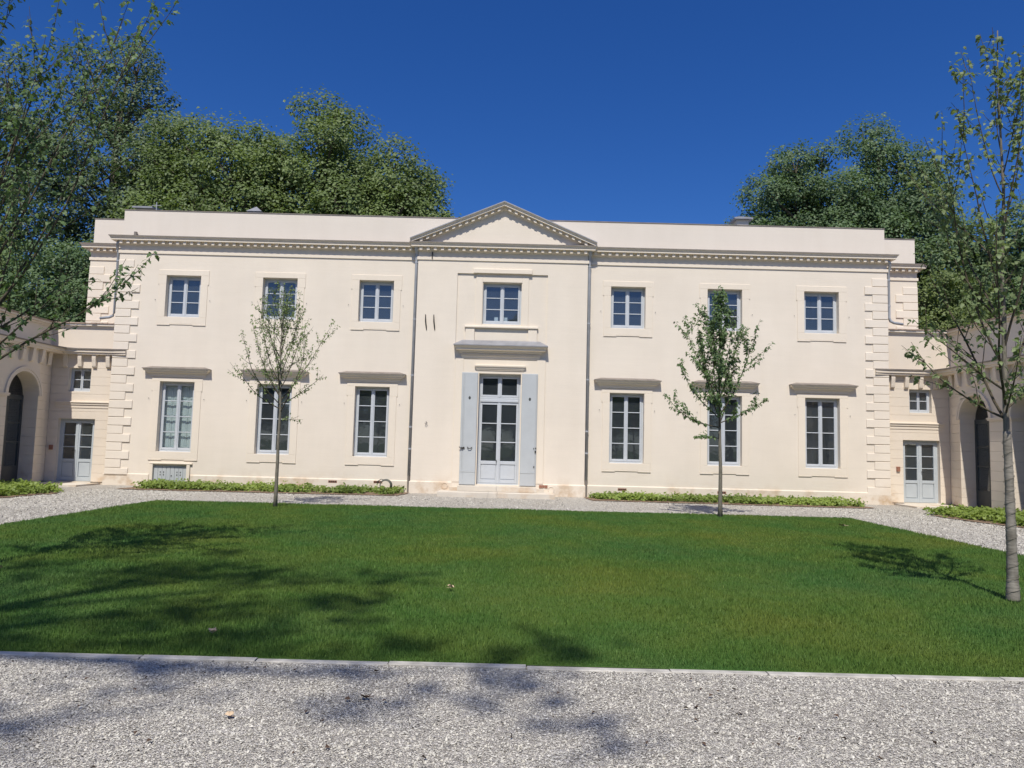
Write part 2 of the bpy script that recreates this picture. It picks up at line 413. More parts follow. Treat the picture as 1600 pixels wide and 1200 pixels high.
# ------------------------------------------------------------------ villa
villa = empty('villa'); tag(villa, 'two-storey cream stucco villa with central pediment and grey-blue windows', 'villa')
XC, XS, YS, ZT = 11.72, 13.2, 1.02, 8.40
WX = [-9.711, -6.771, -3.833, 3.833, 6.771, 9.711]
UB, UT, GB, GT = 5.103, 6.378, 1.031, 3.130
UW, GW = .525, .519
PB = .12   # projection of the central bay
PX = 2.58
holes = []
for x in WX: holes += [(x-UW, x+UW, UB, UT), (x-GW, x+GW, GB, GT)]
HX = -9.77
holes.append((HX-.5, HX+.5, .06, .62, .12))
w = MB(); w.grid(-XC, -PX, 0, 7.6, 0, [h for h in holes if h[1] < 0]); w.grid(PX, XC, 0, 7.6, 0, [h for h in holes if h[0] > 0])
w.quad((-XC,0,0),(-XC,0,7.6),(-XC,YS,7.6),(-XC,YS,0)); w.quad((XC,0,0),(XC,YS,0),(XC,YS,7.6),(XC,0,7.6))
w.quad((-XS,YS,0),(-XC,YS,0),(-XC,YS,7.6),(-XS,YS,7.6)); w.quad((XC,YS,0),(XS,YS,0),(XS,YS,7.6),(XC,YS,7.6))
w.quad((-XS,YS,0),(-XS,YS,7.6),(-XS,13,7.6),(-XS,13,0)); w.quad((XS,YS,0),(XS,13,0),(XS,13,7.6),(XS,YS,7.6))
w.quad((-XS,13,0),(-XS,13,7.6),(XS,13,7.6),(XS,13,0))
w.build('wall', 'stucco', villa)
# central projecting bay
DW, DB, DT = .627, .30, 3.61
CWh, CB, CT = .585, 5.116, 6.388
c = MB(); c.grid(-PX, PX, 0, 7.6, -PB, [(-DW, DW, DB, DT, .4), (-1.37, 1.37, 4.45, 6.65, .045)])
c.quad((-PX,-PB,0),(-PX,-PB,7.6),(-PX,0,7.6),(-PX,0,0)); c.quad((PX,-PB,0),(PX,0,0),(PX,0,7.6),(PX,-PB,7.6))
c.grid(-1.37, 1.37, 4.45, 6.65, -PB+.045, [(-CWh, CWh, CB, CT, .35)])
c.build('central_bay', 'stucco', villa)
# interior: rooms behind the windows, dark by themselves
it = MB()
for z0, z1 in ((.05, 3.95), (4.15, 7.5)):
    it.quad((-XC+.05,5,z0),(XC-.05,5,z0),(XC-.05,5,z1),(-XC+.05,5,z1))
    it.quad((-XC+.05,.31,z0),(XC-.05,.31,z0),(XC-.05,5,z0),(-XC+.05,5,z0)); it.quad((-XC+.05,.31,z1),(XC-.05,.31,z1),(XC-.05,5,z1),(-XC+.05,5,z1))
for x in (-11.5, -8.2, -5.3, -2.0, 2.0, 5.3, 8.2, 11.5): it.box(x-.06, x+.06, .31, 4.99, .06, 7.49)
it.build('interior_wall', 'interior', villa)
# roof slab behind the parapet
MB().box(-XS+.1, XS-.1, 1.3, 12.9, 7.62, 7.85).build('roof', 'zinc', villa)
# plinth
p = MB(); prof = [(0, .36), (.025, .345), (.03, .33), (.03, -.02)]
p.sweep([(-XC, .98), (-XC, 0), (HX-.62, 0)], prof); p.sweep([(HX+.62, 0), (-PX, 0), (-PX, -PB), (-1.36, -PB)], prof); p.sweep([(1.36, -PB), (PX, -PB), (PX, 0), (XC, 0), (XC, .98)], prof)
p.build('plinth', 'plinth_stone', villa)

CPATH = [(-XS, 9), (-XS, YS), (-XC, YS), (-XC, 0), (-PX, 0), (-PX, -PB), (PX, -PB), (PX, 0), (XC, 0), (XC, YS), (XS, YS), (XS, 9)]
MB().sweep(CPATH, [(0, 7.03), (.03, 7.035), (.03, 7.12), (0, 7.135)]).build('architrave_band', 'stucco_smooth', villa)
MB().sweep(CPATH, [(.004, 7.27), (.02, 7.30), (.075, 7.325), (.08, 7.40), (.20, 7.402), (.20, 7.45), (.212, 7.452), (.222, 7.48), (.245, 7.51)]).build('cornice', 'stucco_smooth', villa)
MB().sweep(CPATH, [(.245, 7.508), (.253, 7.508), (.253, 7.535), (.15, 7.56), (-.05, 7.60)]).build('gutter', 'zinc_dark', villa)
def dentil_run(mb, xa, xb, ywall, step=.213):
    n = max(1, round((xb-xa)/step)); st = (xb-xa)/n
    for i in range(n):
        x = xa+st*(i+.5); mb.box(x-.043, x+.043, ywall-.155, ywall-.07, 7.305, 7.401)
for xa, xb, yw in ((-XC-.02, -PX-.12, 0), (-PX-.02, PX+.02, -PB), (PX+.12, XC+.02, 0), (-XS, -XC-.25, YS), (XC+.25, XS, YS)):
    d = MB(); dentil_run(d, xa, xb, yw); tag(d.build('dentil_row', 'stucco_smooth', villa), kind='stuff')
# parapet and its zinc coping
a = MB()
PP = [(-XS+.02, 8.8), (-XS+.02, YS+.06), (-XC+.03, YS+.06), (-XC+.03, .06), (XC-.03, .06), (XC-.03, YS+.06), (XS-.02, YS+.06), (XS-.02, 8.8)]
a.sweep(PP, [(0, 7.5), (0, ZT), (-.3, ZT), (-.3, 7.5)]); a.build('parapet', 'parapet_render', villa)
# the main block's attic stands one flush sheet forward; the side blocks step down behind it
MB().sweep(PP, [(.015, ZT-.006), (.015, ZT+.018), (-.33, ZT+.018), (-.33, ZT-.006)], True).build('coping', 'zinc_dark', villa)

# pediment
SL = .425; ZP = 7.53
def rake(prof, name, mat, hw):
    mb = MB()
    for sx in (-1, 1):
        o = len(mb.v); k = len(prof)
        for x in (hw, 0):
            for d, h in prof: mb.v.append((sx*x, -PB-d, ZP+(hw-x)*SL+h))
        for j in range(k-1): mb.f.append((o+j, o+k+j, o+k+j+1, o+j+1) if sx < 0 else (o+j, o+j+1, o+k+j+1, o+k+j))
        mb.f.append(tuple(o+j for j in range(k)))
    return mb.build(name, mat, villa)
HWP = PX+.245
rake([(.0, -.13), (.02, -.10), (.075, -.08), (.08, -.01), (.20, -.008), (.20, .035), (.222, .065), (.245, .09), (-.1, .10)], 'raking_cornice', 'stucco_smooth', HWP)
rake([(.0, .088), (.255, .088), (.255, .118), (-.25, .15)], 'raking_zinc', 'zinc', HWP)
ty = MB(); ty.add([(-PX-.1, -PB, 7.50), (PX+.1, -PB, 7.50), (0, -PB, ZP+HWP*SL)], [(0, 1, 2)])
ty.add([(-HWP, .3, 7.5), (HWP, .3, 7.5), (0, .3, ZP+HWP*SL+.09)], [(0, 1, 2)]); ty.build('tympanum', 'stucco', villa)
dr = MB(); n = 13
for sx in (-1, 1):
    for i in range(n):
        xx = HWP-.30-(HWP-.30)*(i+.15)/n; z = ZP+(HWP-xx)*SL-.02
        for q in (0,):
            x0, x1 = sx*xx-.043, sx*xx+.043; dz = -sx*SL*.043
            v = []
            for yy in (-PB-.155, -PB-.06):
                v += [(x0, yy, z-.085-dz), (x1, yy, z-.085+dz), (x1, yy, z+.012+dz), (x0, yy, z+.012-dz)]
            dr.add(v, [(0,1,2,3),(4,7,6,5),(0,4,5,1),(1,5,6,2),(2,6,7,3),(3,7,4,0)])
tag(dr.build('dentil_row', 'stucco_smooth', villa), kind='stuff')

# quoins, block by block
qh = .2525
ql = MB().cham(0, .70, -.03, .02, 0, qh-.012, .01).build('quoin', 'quoin_stone', villa, loc=(-XC-.004, 0, .27)).data
qs = MB().cham(0, .47, -.03, .02, 0, qh-.012, .01)
qs_o = qs.build('quoin', 'quoin_stone', villa, loc=(-XC-.004, 0, .27+qh)); qs_me = qs_o.data
def quoins(x, y, sgn, z0, z1, skip=0):
    k = 0; z = .27
    while z+qh < 7.04:
        if z >= z0-1e-4 and k >= skip:
            L = .70 if k % 2 == 0 else .47; me = ql if k % 2 == 0 else qs_me
            shared('quoin', me, villa, (x if sgn > 0 else x-L, y, z+rnd.uniform(-.003, .003)), (1, rnd.uniform(.85, 1.15), 1))
        z += qh; k += 1
quoins(-XC-.004, 0, 1, .27, 7.04, 2); quoins(XC+.004, 0, -1, .27, 7.04)
quoins(-XS-.004, YS, 1, 4.8, 7.04); quoins(XS+.004, YS, -1, 5.0, 7.04)

# windows
def rail(mb, x0, x1, z0, z1, y0, y1): mb.cham(x0, x1, y0, y1, z0, z1, .006)
def make_window(hw, h, rows, yf=.15, name='window', low=0.0, div=None, frame_mat='paint_frame'):
    """casement pair, origin at the bottom centre of the opening on the wall face"""
    f = MB(); F_ = .045
    f.box(-hw, -hw+F_, yf+.015, yf+.09, 0, h); f.box(hw-F_, hw, yf+.015, yf+.09, 0, h)
    f.box(-hw+F_, hw-F_, yf+.015, yf+.09, h-F_, h); f.box(-hw+F_, hw-F_, yf-.02, yf+.09, 0, .045)
    S = .055; panes = []
    zb, zt = .05, h-F_-.003
    for sx in (-1, 1):
        xa, xb = (-hw+F_+.003, -.003) if sx < 0 else (.003, hw-F_-.003)
        rail(f, xa, xa+S, zb, zt, yf, yf+.05); rail(f, xb-S, xb, zb, zt, yf, yf+.05)
        rail(f, xa+S, xb-S, zb, zb+.07+low, yf+.002, yf+.05); rail(f, xa+S, xb-S, zt-S, zt, yf+.002, yf+.05)
        z0 = zb+.07+low; z1 = zt-S; ph = (z1-z0)/rows
        for r_ in range(rows):
            if r_: rail(f, xa+S, xb-S, z0+ph*r_-.013, z0+ph*r_+.013, yf+.006, yf+.045)
            panes.append((xa+S, xb-S, z0+ph*r_, z0+ph*(r_+1)))
    rail(f, -.028, .028, zb, zt, yf-.014, yf+.01)
    o = f.build(name, frame_mat, villa)
    for (xa, xb, za, zb_) in panes:
        MB().box(xa, xb, yf+.026, yf+.031, za, zb_).build('pane', 'glass', o)
    return o
ug = make_window(UW, UT-UB, 3); gg = make_window(GW, GT-GB, 4)
for i, x in enumerate(WX):
    if i == 0: ug.location = (x, 0, UB); gg.location = (x, 0, GB)
    else: copy_tree(ug, villa, (x, 0, UB)); copy_tree(gg, villa, (x, 0, GB))
cw = make_window(CWh, CT-CB, 3, .12); cw.location = (0, -PB+.045, CB)
# papers standing inside the central upper window
for x in (-.17, .12): MB().box(x-.06, x+.05, .17, .175, 5.2, 5.37).build('paper_note', 'paper', villa)
# closed inner shutters behind the leftmost ground-floor window
s = MB(); x = WX[0]
for sx in (-1, 1):
    for k in (0, 1):
        x0 = x+(sx*.02 if sx > 0 else -.46)+k*.225
        s.box(x0, x0+.215, .30, .325, GB+.02, GT-.04)
        for z0, z1 in ((.12, .52), (.60, .98), (1.08, 1.5), (1.58, 1.98)): s.cham(x0+.04, x0+.175, .288, .302, GB+z0, GB+z1, .012)
tag(s.build('inner_shutter', 'paint_inner_shutter', villa), 'closed pale inner shutters behind the glass')

# flat surrounds with small ears
def surround(x, hw, zb, zt, left, top, bottom, ear=.03, y=0):
    mb = MB(); t = .018; o = left
    mb.cham(x-hw-o-ear, x+hw+o+ear, y-t, y+.01, zt+.002, zt+top, .006)
    mb.cham(x-hw-o-ear, x-hw-.001, y-t, y+.01, zt-.28, zt+.002, .004); mb.cham(x+hw+.001, x+hw+o+ear, y-t, y+.01, zt-.28, zt+.002, .004)
    mb.cham(x-hw-o, x-hw-.001, y-t, y+.01, zb, zt-.28, .004); mb.cham(x+hw+.001, x+hw+o, y-t, y+.01, zb, zt-.28, .004)
    mb.cham(x-hw-o, x+hw+o, y-t, y+.01, zb-bottom+.03, zb, .006)
    mb.cham(x-hw-o, x-hw+.18, y-t-.006, y+.01, zb-bottom-.02, zb-bottom+.03, .006); mb.cham(x+hw-.18, x+hw+o, y-t-.006, y+.01, zb-bottom-.02, zb-bottom+.03, .006)
    mb.cham(x-hw+.18, x+hw-.18, y-t-.002, y+.01, zb-bottom, zb-bottom+.03, .006)
    return mb.build('window_surround', 'stucco_smooth', villa)
HOOD = [(0, -.255), (.03, -.255), (.03, -.20), (.05, -.19), (.055, -.15), (.12, -.135), (.125, -.095), (.165, -.085), (.19, -.03)]
for x in WX:
    surround(x, UW, UB, UT, .215, .17, .24)
    surround(x, GW, GB, GT, .215, .11, .24)
    hw = .80
    MB().sweep([(x-hw, .01), (x-hw, 0), (x+hw, 0), (x+hw, .01)], [(d, 3.53+z) for d, z in HOOD]).build('window_hood', 'stucco_smooth', villa)
    MB().sweep([(x-hw, .01), (x-hw, 0), (x+hw, 0), (x+hw, .01)], [(.19, 3.498), (.205, 3.498), (.205, 3.518), (0, 3.585)]).build('hood_flashing', 'zinc_dark', villa)
    for zz in (2.62, 5.62):
        for sx in (-.83, .83):
            MB().tube([(x+sx, .01, zz), (x+sx, -.03, zz), (x+sx+.003, -.03, zz-.012)], .007, 5).build('shutter_stay', 'iron', villa)

# central window: lintel, sill, apron
MB().cham(-.89, .89, -PB-.06, -PB+.05, 6.652, 6.79, .01).build('lintel', 'stucco_smooth', villa)
lf = MB(); lf.cham(-.80, -.60, -PB+.02, -PB+.05, 5.05, 6.65, .006); lf.cham(.60, .80, -PB+.02, -PB+.05, 5.05, 6.65, .006); lf.cham(-.60, .60, -PB+.021, -PB+.05, 6.40, 6.65, .006)
lf.build('window_surround', 'stucco_smooth', villa)
MB().cham(-1.11, 1.11, -PB-.045, -PB+.05, 4.985, 5.05, .012).build('window_sill', 'stucco_smooth', villa)
for x in (-.945, .945): MB().cham(x-.135, x+.135, -PB-.01, -PB+.05, 4.47, 4.984, .006).build('apron_panel', 'stucco_smooth', villa)
# door surround and hood
ds = MB(); ds.grid(-1.36, 1.36, .02, 4.10, -PB-.018, [(-DW, DW, DB, DT, .02)])
ds.quad((-1.36,-PB-.018,.02),(-1.36,-PB-.018,4.1),(-1.36,-PB,4.1),(-1.36,-PB,.02)); ds.quad((1.36,-PB-.018,.02),(1.36,-PB,.02),(1.36,-PB,4.1),(1.36,-PB-.018,4.1))
ds.build('door_surround', 'stucco_smooth', villa)
for sx in (-1, 1): MB().cham(sx*1.225-.125, sx*1.225+.125, -PB-.032, -PB-.01, .36, 4.09, .006).build('pilaster_strip', 'stucco_smooth', villa)
yb = -PB-.018
hp = [(-1.14, yb+.02), (-1.14, yb), (1.14, yb), (1.14, yb+.02)]
MB().sweep(hp, [(0, 4.05), (.02, 4.05), (.03, 4.10), (.05, 4.13), (.05, 4.21), (.10, 4.23), (.11, 4.28), (.19, 4.30), (.19, 4.35), (.22, 4.37), (.25, 4.42)]).build('door_hood', 'stucco_smooth', villa)
MB().sweep(hp, [(.248, 4.418), (.268, 4.418), (.268, 4.445), (.03, 4.60), (-.01, 4.61)]).build('hood_flashing', 'zinc', villa)
hd = MB(); n = 46
for i in range(n):
    x = -1.16+2.32*(i+.5)/n; hd.box(x-.014, x+.014, yb-.085, yb-.04, 4.16, 4.205)
tag(hd.build('dentil_row', 'stucco_smooth', villa), kind='stuff')
MB().sweep([(-.68, yb+.01), (-.68, yb), (.68, yb), (.68, yb+.01)], [(0, 3.70), (.025, 3.705), (.03, 3.735), (.05, 3.75), (.055, 3.79), (.085, 3.81), (.09, 3.85), (.0, 3.87)]).build('door_moulding', 'stucco_smooth', villa)

# central door
def make_door():
    yf = .06; f = MB(); hw, h = DW, DT-DB
    f.box(-hw, -hw+.05, yf+.01, yf+.1, 0, h); f.box(hw-.05, hw, yf+.01, yf+.1, 0, h); f.box(-hw+.05, hw-.05, yf+.01, yf+.1, h-.07, h)
    zt0 = 2.55
    f.cham(-hw+.05, hw-.05, yf-.025, yf+.1, zt0-.09, zt0, .012); f.cham(-hw+.05, hw-.05, yf-.008, yf+.1, zt0, zt0+.06, .01)
    f.box(-hw+.05, hw-.05, yf-.03, yf+.1, 0, .035)
    panes = []
    for sx in (-1, 1):
        xa, xb = (-hw+.053, -.003) if sx < 0 else (.003, hw-.053); S = .06
        rail(f, xa, xa+S, .04, zt0-.095, yf, yf+.055); rail(f, xb-S, xb, .04, zt0-.095, yf, yf+.055)
        rail(f, xa+S, xb-S, zt0-.095-.07, zt0-.095, yf+.002, yf+.055)
        rail(f, xa+S, xb-S, .04, .15, yf+.002, yf+.055); rail(f, xa+S, xb-S, .60, .70, yf+.002, yf+.055)
        rail(f, xa+S+.012, xb-S-.012, .165, .585, yf+.018, yf+.05)
        f.box(xa+S, xb-S, yf+.035, yf+.05, .15, .60)
        z0, z1 = .70, zt0-.165; ph = (z1-z0)/3
        for k in range(3):
            if k: rail(f, xa+S, xb-S, z0+ph*k-.014, z0+ph*k+.014, yf+.006, yf+.05)
            panes.append((xa+S, xb-S, z0+ph*k, z0+ph*(k+1)))
        rail(f, xa, xa+S, zt0+.065, h-.073, yf, yf+.055); rail(f, xb-S, xb, zt0+.065, h-.073, yf, yf+.055)
        rail(f, xa+S, xb-S, zt0+.065, zt0+.13, yf+.002, yf+.055); rail(f, xa+S, xb-S, h-.13, h-.073, yf+.002, yf+.055)
        panes.append((xa+S, xb-S, zt0+.13, h-.13))
    rail(f, -.03, .03, .04, zt0-.095, yf-.014, yf+.01); rail(f, -.03, .03, zt0+.065, h-.073, yf-.014, yf+.01)
    o = f.build('door', 'paint_frame', villa, loc=(0, 0, DB))
    for (xa, xb, za, zb_) in panes: MB().box(xa, xb, yf+.026, yf+.031, za, zb_).build('pane', 'glass', o)
    MB().tube([(-.05, yf-.012, .72), (-.05, yf-.05, .72), (-.05, yf-.05, .66)], .012, 6).build('handle', 'iron', o)
make_door()
for sx in (-1, 1):
    x0, x1 = (-1.135, -.66) if sx < 0 else (.66, 1.135); y0 = yb-.052
    sh = MB().cham(x0, x1, y0, yb-.016, .285, 3.625, .006).build('shutter', 'paint_shutter', villa)
    # narrow folding strip at the outer edge, plain leaf beside it
    xs_ = x0+.10 if sx < 0 else x1-.05
    for xa, xb in ((x0+.006, xs_-.003), (xs_+.003, x1-.006)):
        MB().cham(xa, xb, y0-.006, y0+.002, .70, 3.61, .003).build('leaf_panel', 'paint_shutter', sh); MB().cham(xa, xb, y0-.006, y0+.002, .30, .655, .003).build('leaf_panel', 'paint_shutter', sh)
    MB().cham(x0+.004, x1-.004, y0-.014, y0+.002, .658, .697, .006).build('batten', 'paint_shutter', sh)
    # oval sight hole
    oc = [(x0+.475*.52+.035*math.cos(t), y0-.008, 2.86+.05*math.sin(t)) for t in [2*math.pi*k/16 for k in range(16)]]
    ob = MB(); ob.add(oc+[(p_[0], y0-.002, p_[2]) for p_ in oc], [tuple(range(16))]+[(k, (k+1) % 16, (k+1) % 16+16, k+16) for k in range(16)]); ob.build('sight_hole', 'dark_frame', sh)
    xe = x0+.06 if sx < 0 else x1-.03
    MB().tube([(xe, y0-.018, .75), (xe, y0-.018, 3.58)] if sx < 0 else [(xe, y0-.018, .32), (xe, y0-.018, 3.58)], .007, 5).build('espagnolette', 'paint_shutter', sh)
    lt = MB()
    if sx < 0:
        for xx in (x0-.02, x0+.22): lt.tube([(xx, y0-.03, 1.40), (xx+.04, y0-.05, 1.36), (xx+.10, y0-.05, 1.36), (xx+.14, y0-.03, 1.40)], .013, 5)
        lt.box(x0+.03, x0+.14, y0-.03, y0-.008, 1.35, 1.39)
    else:
        lt.box(xe-.02, xe+.02, y0-.04, y0-.008, 1.28, 1.34); lt.box(xe-.06, xe-.04, y0-.025, y0-.008, 1.38, 1.42); lt.box(xe-.01, xe+.025, y0-.03, y0-.008, 1.40, 1.43)
        lt.box(xe-.05, xe-.02, y0-.025, y0-.008, .84, .88)
    lt.build('latch', 'iron', sh)
# steps
st = empty('door_steps', (0, -.7, 0)); st.parent = villa
for x0, x1 in ((-1.14, -.02), (-.012, 1.15)): MB().box(x0, x1, .02, .68, .135, .272).build('step_slab', 'step_stone', st)
for x0, x1 in ((-1.66, -.235), (-.228, .02), (.028, 1.64)): MB().box(x0, x1, -.62, .66, -.02, .128).build('step_slab', 'step_stone', st)
for x0, x1 in ((-1.40, -1.15), (1.16, 1.38)): MB().box(x0, x1, .28, .675, .131, .22).build('step_slab', 'step_stone', st)
# cellar hatch under the leftmost window
hs_ = MB()
hs_.cham(HX-.60, HX-.502, -.05, .01, 0, .66, .006); hs_.cham(HX+.502, HX+.60, -.05, .01, 0, .66, .006); hs_.cham(HX-.60, HX+.66, -.06, .01, .662, .70, .006)
hs_.build('hatch_surround', 'stucco_smooth', villa)
ht = MB().box(HX-.5, HX+.5, .045, .07, .06, .62).build('hatch', 'paint_shutter', villa)
for k in range(8):
    x0 = HX-.495+k*.124; MB().cham(x0, x0+.119, .03, .046, .07, .61, .005).build('board', 'paint_shutter', ht)
hb = MB()
for sx in (-.25, .25):
    for dx in (-.05, .05):
        hb.box(HX+sx+dx-.012, HX+sx+dx+.012, .024, .031, .40, .44); hb.box(HX+sx+dx-.012, HX+sx+dx+.012, .024, .031, .32, .36)
hb.box(HX+.02, HX+.05, .02, .031, .30, .33); hb.build('bolt_plate', 'iron', ht)

# rainwater pipes
def downpipe(pts, r=.048, collars=()):
    o = MB().tube(pts, r, 12).build('downpipe', 'pipe_zinc', villa, True)
    for (x_, y_, z_) in collars:
        MB().tube([(x_, y_, z_-.02), (x_, y_, z_+.02)], r+.009, 12).build('collar', 'pipe_zinc', o)
    return o
for sx in (-1, 1):
    x = sx*(PX+.055)
    downpipe([(x, -.17, 7.44), (x, -.17, 7.36), (x, -.10, 7.25), (x, -.075, 7.15), (x, -.075, .50)], .046, [(x, -.075, z) for z in (6.95, 5.2, 3.5, 1.95, 1.3)])
    MB().tube([(x, -.078, .50), (x, -.078, .0)], .04, 10).build('pipe_foot', 'zinc_dark', villa)
    MB().tube([(x, -.17, 7.44), (x, -.17, 7.41), (x, -.16, 7.34), (x, -.13, 7.28)], [.075, .075, .06, .05], 12).build('hopper', 'pipe_zinc', villa)
    z1 = 4.98 if sx < 0 else 5.42
    xx = sx*(XC+.07); yy = YS-.09
    o = downpipe([(sx*(XC-.05), -.10, 7.36), (sx*(XC+.04), -.09, 7.33), (xx, -.05, 7.22), (xx, .05, 7.05), (xx, .05, z1+.22), (xx+sx*.04, .05, z1+.12), (xx+sx*.14, .05, z1+.07), (xx+sx*.42, .05, z1+.03)], .041, [(xx, .05, 6.8), (xx, .05, 6.0)])
# iron wall ties, hook, vents
for x in (-2.29, -2.04): MB().tube([(x-.01, -PB-.02, 5.35), (x, -PB-.03, 5.15), (x+.02, -PB-.025, 5.0), (x+.035, -PB-.01, 4.88)], [.012, .02, .02, .012], 6).build('wall_tie', 'iron', villa)
MB().box(-2.17, -2.14, -PB-.05, -PB, 7.06, 7.27).build('wall_tie', 'iron', villa)
MB().tube([(-2.17, -PB, 2.12), (-2.17, -PB-.04, 2.12), (-2.13, -PB-.05, 2.08), (-2.17, -PB-.05, 2.03), (-2.20, -PB-.04, 2.08)], .009, 5).build('wall_hook', 'iron', villa)
for x, z in ((-4.9, .27), (-3.55, .29), (3.72, .255), (6.68, .24)):
    v = MB().box(x-.13, x+.13, -.034, .01, z-.035, z+.035).build('vent_brick', 'brick_red', villa)
    for k in range(4): MB().box(x-.11+k*.058, x-.07+k*.058, -.037, -.03, z-.022, z+.022).build('slot', 'iron', v)
bk = MB()
for k in range(3): bk.box(1.24+k*.085, 1.32+k*.085, -PB-.05, -PB-.01, .25+.01*(k % 2), .33)
bk.build('vent_brick', 'brick_red', villa)
for x, z in ((-1.56, .24), (1.60, .2)):
    pts = [(x+.085*math.cos(t), -PB-.033, z+.085*math.sin(t)) for t in [2*math.pi*k/20 for k in range(21)]]
    MB().tube(pts, .012, 6, False).build('vent_ring', 'plinth_stone', villa)
# roof fittings
rv = MB(); rv.box(-8.93, -8.49, 2.8, 3.2, 7.8, 9.32); rv.build('roof_vent', 'zinc', villa)
rc = MB(); rc.add([(-8.98,2.75,9.32),(-8.44,2.75,9.32),(-8.44,3.25,9.32),(-8.98,3.25,9.32),(-8.71,3,9.55)], [(0,1,4),(1,2,4),(2,3,4),(3,0,4),(0,3,2,1)]); rc.build('vent_cap', 'zinc', villa)
ch = MB().box(8.0, 8.40, 2.8, 3.2, 7.8, 9.46).build('chimney', 'stucco', villa)
cc = MB(); z_ = 9.463
cc.add([(7.88,2.68,z_),(8.52,2.68,z_),(8.52,3.32,z_),(7.88,3.32,z_),(7.88,2.68,z_+.05),(8.52,2.68,z_+.05),(8.52,3.32,z_+.05),(7.88,3.32,z_+.05),(8.12,2.92,z_+.15),(8.28,2.92,z_+.15),(8.28,3.08,z_+.15),(8.12,3.08,z_+.15)],
       [(0,3,2,1),(0,1,5,4),(1,2,6,5),(2,3,7,6),(3,0,4,7),(4,5,9,8),(5,6,10,9),(6,7,11,10),(7,4,8,11),(8,9,10,11)])
cc.build('chimney_cap', 'zinc', ch)
sk = MB(); sk.add([(-13.0,2.9,9.38),(-12.3,2.9,9.38),(-12.3,3.6,9.48),(-13.0,3.6,9.48),(-13.0,2.9,9.44),(-12.3,2.9,9.44),(-12.3,3.6,9.54),(-13.0,3.6,9.54)], [(0,3,2,1),(4,5,6,7),(0,1,5,4),(1,2,6,5),(2,3,7,6),(3,0,4,7)])
for x_ in (-12.9, -12.4): sk.box(x_-.02, x_+.02, 3.2, 3.24, 7.8, 9.42)
sk.build('roof_panel', 'zinc', villa)
an = MB(); an.tube([(-12.2,3,7.8),(-12.2,3,9.62)], .018, 6); an.tube([(-12.36,3,9.5),(-12.04,3,9.5)], .012, 5); an.build('aerial', 'pipe_zinc', villa)
MB().tube([(-11.28, .0, 7.55), (-11.28, .0, 7.70)], .05, 10).build('overflow_pipe', 'zinc_dark', villa)

